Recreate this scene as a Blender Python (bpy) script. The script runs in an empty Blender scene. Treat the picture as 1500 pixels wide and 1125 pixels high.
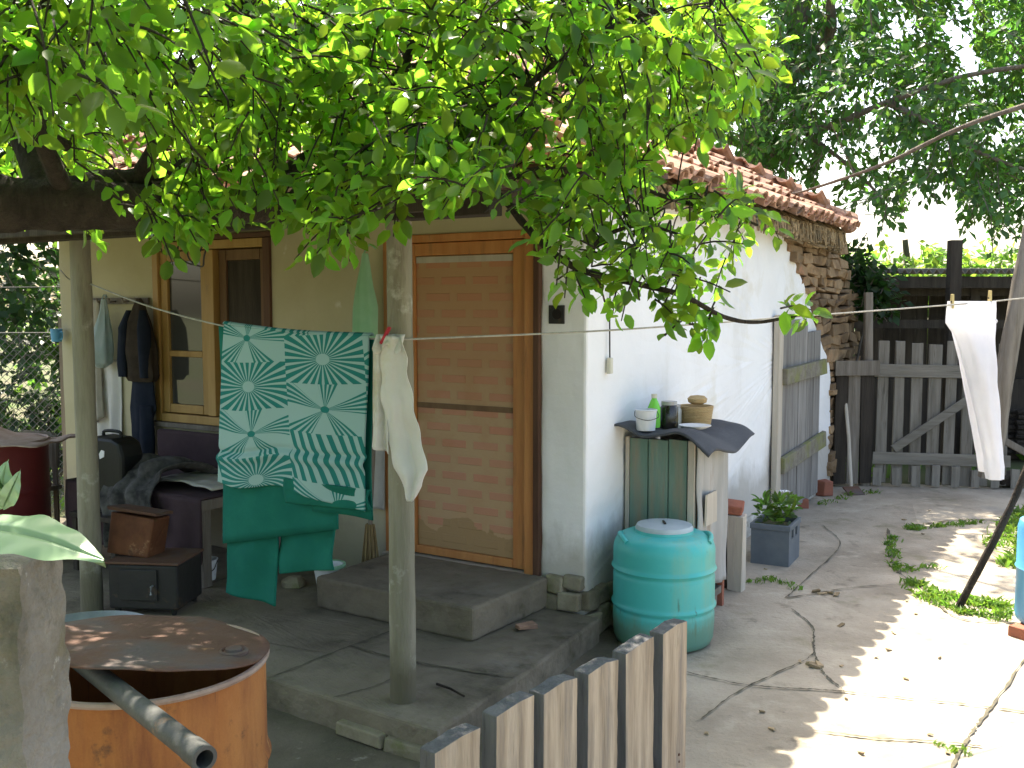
import bpy, bmesh, math, random
import numpy as np
from mathutils import Vector, Matrix, Euler, noise as mnoise

random.seed(7)
rng = np.random.default_rng(11)
SC = bpy.context.scene
COL = SC.collection
R = math.radians

# ------------------------------------------------------------------ camera
F_PX, EYE = 1440.0, 1.7
PITCH = -math.atan(112.5 / F_PX)
cam_d = bpy.data.cameras.new("camera")
cam_d.sensor_width = 36.0
cam_d.lens = 36.0 * F_PX / 1500.0
cam_d.clip_start = 0.05
cam_d.clip_end = 600
cam = bpy.data.objects.new("camera", cam_d)
COL.objects.link(cam)
cam.location = (0, 0, EYE)
cam.rotation_euler = (math.pi / 2 + PITCH, 0, 0)
SC.camera = cam

# ------------------------------------------------------------------ light
HA = R(-31.8)                                   # heading of the house front
HX = Vector((math.cos(HA), math.sin(HA), 0))
HY = Vector((-math.sin(HA), math.cos(HA), 0))
HC = Vector((0.3761, 4.9546, 0.0))              # front right corner of the house
SUN_DIR = (HX * -0.41 + HY * 0.44 + Vector((0, 0, 1))).normalized()   # towards the sun
sun_d = bpy.data.lights.new("sun", 'SUN')
sun_d.energy = 5.0
sun_d.angle = R(0.53)
sun_d.color = (1.0, 0.955, 0.87)
sun = bpy.data.objects.new("sun", sun_d)
COL.objects.link(sun)
sun.location = SUN_DIR * 40
sun.rotation_euler = SUN_DIR.to_track_quat('Z', 'Y').to_euler()

world = bpy.data.worlds.new("World")
SC.world = world
world.use_nodes = True
wn = world.node_tree.nodes
bg = wn["Background"]
sky = wn.new("ShaderNodeTexSky")
sky.sky_type = 'NISHITA'
sky.sun_disc = False
sky.sun_elevation = math.asin(SUN_DIR.z)
sky.sun_rotation = math.atan2(SUN_DIR.x, SUN_DIR.y)
sky.air_density = 1.0
sky.dust_density = 3.5
sky.ozone_density = 1.0
world.node_tree.links.new(sky.outputs[0], bg.inputs[0])
bg.inputs[1].default_value = 0.15

SC.view_settings.view_transform = 'Standard'
SC.view_settings.look = 'None'
SC.view_settings.exposure = 1.86
SC.view_settings.use_white_balance = True
SC.view_settings.white_balance_temperature = 7200
SC.view_settings.gamma = 1.0
SC.render.engine = 'CYCLES'
SC.cycles.use_denoising = True
SC.cycles.max_bounces = 10
SC.cycles.diffuse_bounces = 5
SC.cycles.transmission_bounces = 6
SC.cycles.transparent_max_bounces = 8
SC.cycles.sample_clamp_indirect = 6.0


# ------------------------------------------------------------------ placing
def ray(px, py):
    dx = (px - 750) / F_PX
    dy = (562.5 - py) / F_PX
    return Vector((dx, math.cos(PITCH) - dy * math.sin(PITCH), math.sin(PITCH) + dy * math.cos(PITCH)))


def at(px, py, Y):
    r = ray(px, py)
    return Vector((0, 0, EYE)) + r * (Y / r.y)


def atz(px, py, z):
    r = ray(px, py)
    return Vector((0, 0, EYE)) + r * ((z - EYE) / r.z)


def L(x, y, z=0.0):
    return HC + HX * x + HY * y + Vector((0, 0, z))


def loc_of(p):
    d = Vector(p) - HC
    return Vector((d.dot(HX), d.dot(HY), d.z))


# ------------------------------------------------------------------ materials
def _ramp(nt, fac, c1, c2, lo=0.35, hi=0.65):
    r = nt.nodes.new("ShaderNodeValToRGB")
    r.color_ramp.elements[0].position = lo
    r.color_ramp.elements[1].position = hi
    r.color_ramp.elements[0].color = (*c1, 1)
    r.color_ramp.elements[1].color = (*c2, 1)
    nt.links.new(fac, r.inputs[0])
    return r.outputs[0]


def _noise(nt, vec, scale, detail=6, rough=0.6, stretch=(1, 1, 1), dist=0.0):
    mp = nt.nodes.new("ShaderNodeMapping")
    mp.inputs['Scale'].default_value = stretch
    nt.links.new(vec, mp.inputs[0])
    n = nt.nodes.new("ShaderNodeTexNoise")
    n.inputs['Scale'].default_value = scale
    n.inputs['Detail'].default_value = detail
    n.inputs['Roughness'].default_value = rough
    n.inputs['Distortion'].default_value = dist
    nt.links.new(mp.outputs[0], n.inputs['Vector'])
    return n.outputs['Fac']


def _mix(nt, fac, a, b):
    m = nt.nodes.new("ShaderNodeMix")
    m.data_type = 'RGBA'
    if hasattr(fac, 'is_linked'):
        nt.links.new(fac, m.inputs[0])
    else:
        m.inputs[0].default_value = fac
    for s, v in ((m.inputs[6], a), (m.inputs[7], b)):
        if hasattr(v, 'is_linked'):
            nt.links.new(v, s)
        else:
            s.default_value = (*v, 1)
    return m.outputs[2]


def _math(nt, op, a, b=None, c=None):
    m = nt.nodes.new("ShaderNodeMath")
    m.operation = op
    for i, v in enumerate((a, b, c)):
        if v is None:
            continue
        if hasattr(v, 'is_linked'):
            nt.links.new(v, m.inputs[i])
        else:
            m.inputs[i].default_value = v
    return m.outputs[0]


def M(name, c1, c2=None, scale=4.0, rough=0.75, bump=0.25, bscale=30.0, stretch=(1, 1, 1), dirt=(), island=0.0,
      spec=0.3, metal=0.0, lo=0.35, hi=0.65, coat=0.0, bdist=0.01, fine=0.0):
    """noise mix of two colours, optional layers of dirt (colour, scale, lo, hi, stretch), brightness varied per island"""
    m = bpy.data.materials.new(name)
    m.use_nodes = True
    nt = m.node_tree
    b = nt.nodes["Principled BSDF"]
    tc = nt.nodes.new("ShaderNodeTexCoord").outputs['Object']
    col = _ramp(nt, _noise(nt, tc, scale, 8, 0.62, stretch), c1, c2 or c1, lo, hi)
    for d in dirt:
        dc, ds, dlo, dhi = d[:4]
        st = d[4] if len(d) > 4 else (1, 1, 1)
        f = _ramp(nt, _noise(nt, tc, ds, 7, 0.65, st), (0, 0, 0), (1, 1, 1), dlo, dhi)
        col = _mix(nt, f, col, dc)
    if fine:
        f = _noise(nt, tc, 220, 2, 0.5)
        hs = nt.nodes.new("ShaderNodeHueSaturation")
        nt.links.new(_math(nt, 'MULTIPLY_ADD', f, fine * 2, 1 - fine), hs.inputs['Value'])
        nt.links.new(col, hs.inputs['Color'])
        col = hs.outputs[0]
    if island:
        g = nt.nodes.new("ShaderNodeNewGeometry")
        hs = nt.nodes.new("ShaderNodeHueSaturation")
        nt.links.new(_math(nt, 'MULTIPLY_ADD', g.outputs['Random Per Island'], island * 2, 1 - island), hs.inputs['Value'])
        nt.links.new(col, hs.inputs['Color'])
        col = hs.outputs[0]
    nt.links.new(col, b.inputs['Base Color'])
    b.inputs['Roughness'].default_value = rough
    b.inputs['Specular IOR Level'].default_value = spec
    b.inputs['Metallic'].default_value = metal
    if coat:
        b.inputs['Coat Weight'].default_value = coat
    if bump:
        bp = nt.nodes.new("ShaderNodeBump")
        bp.inputs['Strength'].default_value = bump
        bp.inputs['Distance'].default_value = bdist
        nt.links.new(_noise(nt, tc, bscale, 8, 0.6, stretch), bp.inputs['Height'])
        nt.links.new(bp.outputs[0], b.inputs['Normal'])
    return m


def low_stain(m, colr, z0, z1, scale=5.0, stretch=(1, 1, .4)):
    """splashed dirt on a wall near the ground: noise thinning out from z0 up to z1"""
    nt = m.node_tree
    b = nt.nodes["Principled BSDF"]
    src = b.inputs['Base Color'].links[0].from_socket
    tc = nt.nodes.new("ShaderNodeTexCoord").outputs['Object']
    sp = nt.nodes.new("ShaderNodeSeparateXYZ")
    nt.links.new(tc, sp.inputs[0])
    zf = _math(nt, 'MULTIPLY_ADD', sp.outputs[2], -1.0 / (z1 - z0), z1 / (z1 - z0))
    n = _noise(nt, tc, scale, 8, .68, stretch)
    f = _ramp(nt, _math(nt, 'MULTIPLY_ADD', n, 1.1, zf), (0, 0, 0), (.78, .78, .78), .62, 1.5)
    nt.links.new(_mix(nt, f, src, colr), b.inputs['Base Color'])


def leaf_mat(name, top, under, trans, fac=0.45, rough=0.42, var=0.35):
    m = bpy.data.materials.new(name)
    m.use_nodes = True
    nt = m.node_tree
    b = nt.nodes["Principled BSDF"]
    g = nt.nodes.new("ShaderNodeNewGeometry")
    rnd = g.outputs['Random Per Island']
    c = _mix(nt, rnd, top, under)
    nt.links.new(c, b.inputs['Base Color'])
    b.inputs['Roughness'].default_value = rough
    b.inputs['Specular IOR Level'].default_value = 0.35
    t = nt.nodes.new("ShaderNodeBsdfTranslucent")
    hs = nt.nodes.new("ShaderNodeHueSaturation")
    hs.inputs['Color'].default_value = (*trans, 1)
    nt.links.new(_math(nt, 'MULTIPLY_ADD', rnd, var * 2, 1 - var), hs.inputs['Value'])
    nt.links.new(_math(nt, 'MULTIPLY_ADD', rnd, 0.05, 0.475), hs.inputs['Hue'])
    nt.links.new(hs.outputs[0], t.inputs[0])
    mx = nt.nodes.new("ShaderNodeMixShader")
    mx.inputs[0].default_value = fac
    nt.links.new(b.outputs[0], mx.inputs[1])
    nt.links.new(t.outputs[0], mx.inputs[2])
    nt.links.new(mx.outputs[0], nt.nodes["Material Output"].inputs[0])
    return m


def cloth_mat(name, c1, c2, trans=0.25, scale=6, weave=500, stain=None):
    m = M(name, c1, c2, scale, 0.9, 0.55, min(weave, 42), spec=0.1, bdist=0.004,
          dirt=(stain,) if stain else ())
    nt = m.node_tree
    b = nt.nodes["Principled BSDF"]
    t = nt.nodes.new("ShaderNodeBsdfTranslucent")
    src = b.inputs['Base Color'].links[0].from_socket
    nt.links.new(src, t.inputs[0])
    mx = nt.nodes.new("ShaderNodeMixShader")
    mx.inputs[0].default_value = trans
    nt.links.new(b.outputs[0], mx.inputs[1])
    nt.links.new(t.outputs[0], mx.inputs[2])
    nt.links.new(mx.outputs[0], nt.nodes["Material Output"].inputs[0])
    return m


MT = {}
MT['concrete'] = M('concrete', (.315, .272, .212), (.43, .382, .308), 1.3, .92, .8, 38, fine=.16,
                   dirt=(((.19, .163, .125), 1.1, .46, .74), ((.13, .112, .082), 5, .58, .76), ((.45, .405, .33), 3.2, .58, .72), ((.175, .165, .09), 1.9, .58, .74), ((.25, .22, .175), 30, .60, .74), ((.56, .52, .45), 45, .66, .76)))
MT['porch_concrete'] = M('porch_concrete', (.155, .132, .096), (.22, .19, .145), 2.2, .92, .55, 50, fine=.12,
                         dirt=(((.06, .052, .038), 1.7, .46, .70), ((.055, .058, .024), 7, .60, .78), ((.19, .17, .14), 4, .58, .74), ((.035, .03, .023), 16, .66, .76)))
MT['earth'] = M('earth', (.10, .085, .055), (.07, .10, .03), .6, .95, .6, 25, fine=.2)
_nt = MT['concrete'].node_tree                  # slabs and patches of different pours
_b = _nt.nodes["Principled BSDF"]
_src = _b.inputs['Base Color'].links[0].from_socket
_tc = _nt.nodes.new("ShaderNodeTexCoord").outputs['Object']
_vo = _nt.nodes.new("ShaderNodeTexVoronoi")
_vo.inputs['Scale'].default_value = .62
_nt.links.new(_tc, _vo.inputs['Vector'])
_sx = _nt.nodes.new("ShaderNodeSeparateXYZ")
_nt.links.new(_vo.outputs['Color'], _sx.inputs[0])
_hs = _nt.nodes.new("ShaderNodeHueSaturation")
_nt.links.new(_math(_nt, 'MULTIPLY_ADD', _sx.outputs[0], .22, .87), _hs.inputs['Value'])
_nt.links.new(_src, _hs.inputs['Color'])
_nt.links.new(_hs.outputs[0], _b.inputs['Base Color'])
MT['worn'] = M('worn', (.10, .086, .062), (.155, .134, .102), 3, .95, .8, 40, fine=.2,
               dirt=(((.09, .085, .06), 2.2, .48, .68), ((.10, .13, .04), 6, .64, .74), ((.30, .28, .24), 8, .60, .70)))  # dirty old concrete, with shade darkened into its colour
MT['crack'] = M('crack', (.07, .062, .048), (.13, .12, .08), 8, .95, .4, 60)
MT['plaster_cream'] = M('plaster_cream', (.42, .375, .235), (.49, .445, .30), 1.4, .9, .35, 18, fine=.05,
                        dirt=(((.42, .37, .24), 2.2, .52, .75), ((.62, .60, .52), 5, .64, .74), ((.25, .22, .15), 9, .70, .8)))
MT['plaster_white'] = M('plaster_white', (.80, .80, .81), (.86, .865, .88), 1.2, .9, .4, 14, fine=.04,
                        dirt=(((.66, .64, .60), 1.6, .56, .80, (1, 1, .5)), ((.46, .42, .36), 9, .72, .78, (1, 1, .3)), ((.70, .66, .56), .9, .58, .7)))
MT['plaster_base'] = M('plaster_base', (.50, .48, .44), (.30, .28, .24), 5, .95, .8, 22, fine=.1,
                       dirt=(((.16, .15, .09), 9, .55, .7), ((.66, .65, .62), 4, .55, .65)))
MT['stone'] = M('stone', (.16, .10, .055), (.30, .205, .12), 6, .95, .8, 25, island=.38, fine=.12,
                dirt=(((.13, .10, .07), 5, .55, .75), ((.33, .17, .10), 2.2, .60, .68)))
MT['rubble'] = M('rubble', (.19, .165, .115), (.30, .27, .20), 7, .95, .8, 25, island=.3, fine=.12,
                 dirt=(((.14, .15, .05), 5, .55, .7),))
MT['brick'] = M('brick', (.36, .13, .08), (.25, .10, .07), 9, .95, .6, 40, island=.2)
MT['tile'] = M('tile', (.28, .15, .10), (.46, .28, .20), 5, .9, .5, 40, island=.30, fine=.1,
               dirt=(((.13, .10, .075), 3, .50, .72), ((.46, .40, .33), 9, .62, .72)))
MT['tile_dark'] = M('tile_dark', (.20, .10, .07), (.28, .15, .10), 5, .95, .5, 40, island=.25)
MT['old_wood'] = M('old_wood', (.14, .118, .095), (.24, .212, .18), 3, .9, .7, 22, (6, 6, .5), island=.22,
                   dirt=(((.10, .085, .065), 5, .58, .75, (5, 5, .5)),))
MT['fence_wood'] = M('fence_wood', (.25, .195, .14), (.50, .41, .31), 4, .9, .9, 24, (7, 7, .45), island=.14, bdist=.004,
                     dirt=(((.20, .175, .155), 3.0, .50, .70, (6, 6, .5)), ((.10, .08, .06), 10, .63, .73, (8, 8, .35)),
                           ((.27, .25, .14), 2.5, .60, .75)))
MT['grey_wood'] = M('grey_wood', (.16, .15, .14), (.27, .258, .245), 3, .9, .7, 22, (6, 6, .5), island=.2,
                    dirt=(((.10, .10, .09), 6, .58, .75, (5, 5, .5)),))
MT['rail_wood'] = M('rail_wood', (.22, .21, .20), (.34, .325, .31), 3, .9, .7, 22, (.5, 6, 6), island=.2,
                    dirt=(((.11, .10, .085), 6, .58, .75, (.5, 5, 5)),))
MT['gate_wood'] = M('gate_wood', (.16, .145, .12), (.28, .255, .22), 3, .9, .7, 22, (6, 6, .5), island=.2,
                    dirt=(((.07, .06, .045), 6, .56, .72, (5, 5, .5)),))
MT['gate_rail'] = M('gate_rail', (.17, .155, .13), (.27, .25, .215), 3, .9, .7, 22, (.5, 6, 6), island=.2,
                    dirt=(((.08, .07, .055), 6, .58, .75, (.5, 5, 5)),))
MT['shaded_edge'] = M('shaded_edge', (.085, .085, .09), (.15, .148, .15), 4, .95, .7, 26, (6, 6, .5),
                     dirt=(((.05, .05, .05), 8, .58, .72, (5, 5, .5)),))  # weathered edge wood, darkened to stand for the shade on it
MT['mossy_wood'] = M('mossy_wood', (.16, .145, .12), (.24, .22, .18), 3, .95, .7, 22, (.8, 5, 5),
                     dirt=(((.20, .22, .06), 3, .45, .65), ((.06, .05, .04), 9, .62, .72)))
MT['dark_wood'] = M('dark_wood', (.030, .024, .019), (.060, .049, .039), 3, .9, .6, 22, (5, 5, .5), island=.3)
MT['bark'] = M('bark', (.024, .019, .015), (.058, .046, .036), 5, .95, 1.0, 26, (3, 3, 1), bdist=.03,
               dirt=(((.16, .155, .12), 4, .60, .72),))
MT['grey_bark'] = M('grey_bark', (.12, .10, .08), (.20, .175, .15), 5, .95, 1.0, 26, (3, 3, 1), bdist=.03)
MT['post'] = M('post', (.185, .175, .13), (.265, .25, .195), 4, .9, .5, 26, (4, 4, .6),
               dirt=(((.13, .115, .085), 3.0, .56, .72, (3, 3, .5)), ((.05, .045, .035), 11, .71, .76), ((.40, .40, .35), 5, .60, .70)))
MT['door_wood'] = M('door_wood', (.43, .165, .048), (.52, .23, .075), 3, .55, .25, 22, (5, 5, .5), spec=.4,
                    dirt=(((.26, .12, .045), 5, .58, .75, (4, 4, .5)),))
MT['window_wood'] = M('window_wood', (.32, .18, .05), (.42, .26, .085), 3, .55, .25, 22, (5, 5, .5), spec=.4,
                      dirt=(((.24, .14, .06), 7, .60, .75),))
MT['dark_frame'] = M('dark_frame', (.075, .035, .022), (.12, .06, .035), 3, .7, .3, 22, (5, 5, .5))
MT['sash_dark'] = M('sash_dark', (.15, .085, .045), (.21, .125, .065), 3, .7, .3, 22, (5, 5, .5))
MT['rust_orange'] = M('rust_orange', (.33, .115, .034), (.45, .19, .06), 2.2, .8, .35, 30, (1.5, 1.5, .7), fine=.12,
                      dirt=(((.20, .065, .028), 4.5, .46, .68, (2, 2, .3)), ((.10, .05, .03), 12, .60, .72), ((.14, .06, .03), 7, .60, .66, (4, 4, .12)), ((.62, .35, .12), 6, .62, .72, (2, 2, .3))))
MT['rust_dark'] = M('rust_dark', (.095, .047, .031), (.14, .075, .053), 3.2, .75, .4, 40, fine=.15,
                    dirt=(((.10, .08, .075), 3, .48, .62), ((.38, .20, .10), 9, .66, .74)))
MT['rust_rim'] = M('rust_rim', (.26, .17, .13), (.40, .30, .25), 9, .6, .4, 40)
MT['red_paint'] = M('red_paint', (.11, .012, .013), (.15, .022, .02), 3, .6, .2, 30, dirt=(((.12, .06, .035), 6, .60, .72),))
MT['black'] = M('black', (.006, .0075, .0075), (.012, .0135, .0135), 6, .5, .15, 50)
MT['inside_dark'] = M('inside_dark', (.012, .010, .009), (.02, .017, .014), 6, .9, .1, 50)
MT['stove_iron'] = M('stove_iron', (.014, .0145, .015), (.027, .026, .024), 4, .6, .3, 30, spec=.4,
                     dirt=(((.12, .07, .035), 7, .60, .72),))
MT['galv'] = M('galv', (.17, .19, .205), (.26, .285, .295), 6, .5, .2, 40, metal=.35)
MT['tin'] = M('tin', (.33, .33, .32), (.44, .43, .42), 3, .6, .35, 18, (4, 4, .4), metal=.15,
              dirt=(((.26, .20, .14), 4, .60, .75, (3, 3, .4)),))
MT['tar_felt'] = M('tar_felt', (.055, .060, .070), (.085, .091, .102), 5, .85, .5, 140, fine=.2)
MT['green_paint'] = M('green_paint', (.12, .205, .16), (.185, .265, .22), 3, .7, .4, 20, (4, 4, .5),
                      dirt=(((.24, .215, .155), 4, .46, .66, (4, 4, .4)), ((.26, .22, .12), 2.2, .60, .75)))
MT['teal_plastic'] = M('teal_plastic', (.040, .43, .42), (.055, .49, .475), 3, .42, .06, 30, spec=.45,
                       dirt=(((.16, .40, .30), 3, .52, .74, (2, 2, .3)), ((.08, .20, .16), 14, .68, .76), ((.30, .46, .40), 18, .67, .73, (1, 1, 4)), ((.05, .20, .16), 9, .64, .70, (3, 3, .25))))
MT['lid_grey'] = M('lid_grey', (.36, .43, .47), (.45, .52, .56), 6, .5, .1, 40)
MT['blue_plastic'] = M('blue_plastic', (.06, .25, .50), (.09, .36, .60), 3, .4, .05, 30, spec=.45)
MT['blue_board'] = M('blue_board', (.018, .042, .07), (.03, .06, .09), 3, .85, .4, 22, (5, 5, .5))
MT['crate_grey'] = M('crate_grey', (.105, .125, .145), (.14, .16, .18), 6, .55, .1, 40)
MT['white_plastic'] = M('white_plastic', (.62, .64, .66), (.72, .73, .74), 5, .45, .05, 30, spec=.4)
MT['pale_wood'] = M('pale_wood', (.42, .37, .30), (.52, .47, .40), 3, .85, .4, 22, (5, 5, .5))
MT['basket'] = M('basket', (.42, .29, .14), (.55, .41, .22), 8, .85, .9, 60, (1, 1, 5), bdist=.01)
MT['green_glass'] = M('green_glass', (.16, .58, .06), (.20, .66, .10), 4, .25, .0)
MT['dark_glass'] = M('dark_glass', (.015, .012, .012), (.03, .025, .02), 4, .15, .0, spec=.6)
MT['clear_jar'] = M('clear_jar', (.33, .34, .31), (.45, .46, .42), 4, .2, .0, spec=.6)
MT['purple'] = M('purple', (.040, .023, .029), (.060, .036, .043), 4, .9, .3, 60)
MT['switch'] = M('switch', (.58, .56, .46), (.62, .60, .50), 4, .5, .0)
MT['wire'] = M('wire', (.03, .028, .026), None, 4, .6, .0)
MT['rope'] = M('rope', (.30, .29, .26), (.42, .40, .36), 30, .9, .4, 200)
MT['peg_wood'] = M('peg_wood', (.55, .42, .18), (.62, .50, .25), 10, .7, .2, 60)
MT['peg_red'] = M('peg_red', (.40, .02, .035), None, 10, .45, .0)
MT['mesh_wire'] = M('mesh_wire', (.16, .16, .155), (.22, .21, .20), 10, .6, .0, metal=.3)
MT['corrugated'] = M('corrugated', (.13, .12, .11), (.21, .19, .165), 4, .8, .3, 30, dirt=(((.20, .10, .05), 4, .58, .72),))
MT['lichen'] = M('lichen_concrete', (.105, .09, .062), (.21, .19, .155), 9, .95, 1.0, 45, fine=.25, bdist=.02,
                 dirt=(((.085, .08, .06), 14, .54, .66), ((.16, .14, .055), 5, .52, .66), ((.42, .41, .38), 22, .62, .70)))
MT['straw'] = M('straw', (.20, .145, .07), (.32, .24, .12), 20, .9, .5, 60, (8, 8, .5), island=.3)
MT['stick'] = M('stick', (.20, .15, .09), (.34, .26, .16), 5, .9, .5, 30, island=.4)
MT['apple_leaf'] = leaf_mat('apple_leaf', (.014, .052, .013), (.045, .115, .022), (.37, .71, .05), .48, .34, .45)
MT['walnut_leaf'] = leaf_mat('walnut_leaf', (.016, .055, .022), (.045, .11, .034), (.19, .44, .055), .40)
MT['far_leaf'] = leaf_mat('far_leaf', (.025, .060, .015), (.06, .12, .025), (.22, .42, .05), .45)
MT['hedge_leaf'] = leaf_mat('hedge_leaf', (.05, .11, .02), (.09, .17, .03), (.30, .55, .07), .5)
MT['dark_leaf'] = leaf_mat('dark_leaf', (.006, .022, .007), (.020, .05, .013), (.08, .20, .03), .34)
MT['grass'] = leaf_mat('grass', (.05, .12, .018), (.10, .19, .03), (.25, .45, .05), .4, .6)
MT['broad_leaf'] = leaf_mat('broad_leaf', (.22, .33, .20), (.30, .42, .28), (.30, .50, .22), .25, .26)
MT['apple'] = M('apple', (.30, .34, .10), (.42, .26, .16), 4, .4, .0, spec=.5)
MT['petal'] = M('petal', (.75, .76, .78), None, 4, .8, .0)
MT['white_cloth'] = cloth_mat('white_cloth', (.80, .80, .85), (.86, .86, .90), .38)
MT['towel'] = cloth_mat('towel', (.70, .69, .66), (.76, .75, .73), .25, stain=((.58, .52, .36), 2.4, .55, .72))
MT['dull_towel'] = cloth_mat('dull_towel', (.50, .49, .45), (.58, .57, .53), .2)
MT['navy_cloth'] = cloth_mat('navy_cloth', (.012, .017, .030), (.022, .028, .042), .05)
MT['brown_cloth'] = cloth_mat('brown_cloth', (.035, .028, .022), (.065, .05, .038), .05)
MT['grey_cloth'] = cloth_mat('grey_cloth', (.030, .030, .030), (.13, .127, .125), .1, 9)
MT['beige_cloth'] = cloth_mat('beige_cloth', (.36, .33, .27), (.46, .43, .36), .2)
MT['bag_plastic'] = cloth_mat('bag_plastic', (.38, .50, .52), (.55, .62, .62), .35, 7, 80, stain=((.46, .40, .22), 4, .60, .70))
MT['green_lining'] = cloth_mat('green_lining', (.008, .135, .105), (.012, .165, .125), .15)
MT['gauze'] = cloth_mat('gauze', (.36, .66, .42), (.44, .72, .50), .35)


low_stain(MT['plaster_white'], (.40, .37, .32), .10, .62, 2.6, (1, 1, .5))
low_stain(MT['teal_plastic'], (.13, .22, .15), .0, .20, 9, (1, 1, .4))
low_stain(MT['plaster_cream'], (.34, .31, .24), .1, .6)
low_stain(MT['post'], (.10, .09, .06), .1, .42, 4)
low_stain(MT['lichen'], (.26, .25, .235), .2, 1.5, 6, (1, 1, .6))


def quilt_material():
    m = bpy.data.materials.new('quilt_print')
    m.use_nodes = True
    nt = m.node_tree
    b = nt.nodes["Principled BSDF"]
    uv = nt.nodes.new("ShaderNodeUVMap").outputs[0]
    sp = nt.nodes.new("ShaderNodeSeparateXYZ")
    nt.links.new(uv, sp.inputs[0])
    mm = lambda *a: _math(nt, *a)
    # u, v run in print squares already; shear a little
    u = mm('ADD', sp.outputs[0], mm('MULTIPLY', sp.outputs[1], 0.07))
    v = mm('ADD', sp.outputs[1], mm('MULTIPLY', sp.outputs[0], -0.17))
    ci = mm('FLOOR', u)
    odd = mm('FLOORED_MODULO', ci, 2.0)
    v2 = mm('ADD', v, mm('MULTIPLY', odd, 0.45))
    ri = mm('FLOOR', v2)
    rodd = mm('FLOORED_MODULO', mm('ADD', ri, odd), 2.0)      # burst type
    x = mm('SUBTRACT', mm('FRACT', u), 0.5)
    y = mm('MULTIPLY', mm('SUBTRACT', mm('FRACT', v2), 0.5), 0.75)
    ang = mm('ARCTAN2', y, x)
    rad = mm('SQRT', mm('ADD', mm('MULTIPLY', x, x), mm('MULTIPLY', y, y)))
    # A: teal with many pale rays and a pale eye
    rayA = mm('GREATER_THAN', mm('SINE', mm('MULTIPLY', ang, 27.0)), 0.30)
    eye = mm('LESS_THAN', rad, 0.085)
    A = mm('MAXIMUM', rayA, eye)
    # B: pale with bundles of teal rays
    bundle = mm('GREATER_THAN', mm('SINE', mm('MULTIPLY_ADD', ang, 5.0, 0.6)), 0.05)
    fine = mm('GREATER_THAN', mm('SINE', mm('MULTIPLY', ang, 43.0)), -0.15)
    tB = mm('MAXIMUM', mm('MULTIPLY', bundle, fine), mm('LESS_THAN', rad, 0.05))
    B = mm('SUBTRACT', 1.0, tB)
    # C: stripes
    st = mm('GREATER_THAN', mm('SINE', mm('MULTIPLY', mm('ADD', x, mm('MULTIPLY', y, 0.2)), 52.0)), 0.0)
    is3 = mm('MULTIPLY', mm('COMPARE', mm('FLOORED_MODULO', ri, 4.0), 1.0, 0.1), odd)
    pale = mm('ADD', mm('MULTIPLY', A, mm('SUBTRACT', 1.0, rodd)), mm('MULTIPLY', B, rodd))
    pale = mm('ADD', mm('MULTIPLY', pale, mm('SUBTRACT', 1.0, is3)), mm('MULTIPLY', st, is3))
    c = _mix(nt, pale, (.016, .165, .155), (.25, .40, .40))
    nt.links.new(c, b.inputs['Base Color'])
    b.inputs['Roughness'].default_value = .9
    b.inputs['Specular IOR Level'].default_value = .1
    return m


def brick_paper_material():
    """door panel: worn brick-pattern paper, torn off near the bottom to the board"""
    m = bpy.data.materials.new('brick_paper')
    m.use_nodes = True
    nt = m.node_tree
    b = nt.nodes["Principled BSDF"]
    tc = nt.nodes.new("ShaderNodeTexCoord").outputs['Object']
    sp = nt.nodes.new("ShaderNodeSeparateXYZ")
    nt.links.new(tc, sp.inputs[0])
    cb = nt.nodes.new("ShaderNodeCombineXYZ")
    nt.links.new(sp.outputs[0], cb.inputs[0])
    nt.links.new(sp.outputs[2], cb.inputs[1])
    br = nt.nodes.new("ShaderNodeTexBrick")
    br.inputs['Scale'].default_value = 1.0
    br.inputs['Brick Width'].default_value = .21
    br.inputs['Row Height'].default_value = .090
    br.inputs['Mortar Size'].default_value = .026
    br.inputs['Mortar Smooth'].default_value = .12
    br.inputs['Color1'].default_value = (.53, .23, .14, 1)
    br.inputs['Color2'].default_value = (.50, .25, .15, 1)
    br.inputs['Mortar'].default_value = (.47, .31, .17, 1)
    nt.links.new(cb.outputs[0], br.inputs['Vector'])
    n = _noise(nt, tc, 5, 8, .65)
    col = _mix(nt, _ramp(nt, n, (0, 0, 0), (.35, .35, .35), .45, .75), br.outputs['Color'], (.43, .20, .09))
    # torn patch: noise threshold grows towards the bottom
    z = sp.outputs[2]
    low = _math(nt, 'MULTIPLY_ADD', z, -1.55, 1.24)
    hi = _ramp(nt, _math(nt, 'MULTIPLY_ADD', n, .5, _math(nt, 'MULTIPLY', z, .55)), (0, 0, 0), (.42, .42, .42), .80, 1.25)
    col = _mix(nt, hi, col, (.40, .165, .055))
    torn = _ramp(nt, _math(nt, 'ADD', _noise(nt, tc, 4.5, 4, .5, (1, 1, 1.4)), low), (0, 0, 0), (1, 1, 1), .985, 1.0)
    col = _mix(nt, torn, col, (.36, .225, .105))
    nt.links.new(col, b.inputs['Base Color'])
    b.inputs['Roughness'].default_value = .6
    bp = nt.nodes.new("ShaderNodeBump")
    bp.inputs['Strength'].default_value = .7
    bp.inputs['Distance'].default_value = .004
    nt.links.new(_math(nt, 'MULTIPLY_ADD', _noise(nt, tc, 60, 6, .6), .5, _math(nt, 'MULTIPLY', br.outputs['Fac'], -.6)), bp.inputs['Height'])
    nt.links.new(bp.outputs[0], b.inputs['Normal'])
    return m


def glass_material():
    m = bpy.data.materials.new('window_glass')
    m.use_nodes = True
    b = m.node_tree.nodes["Principled BSDF"]
    b.inputs['Base Color'].default_value = (.05, .05, .045, 1)
    b.inputs['Roughness'].default_value = .06
    b.inputs['Specular IOR Level'].default_value = .9
    return m


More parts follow.
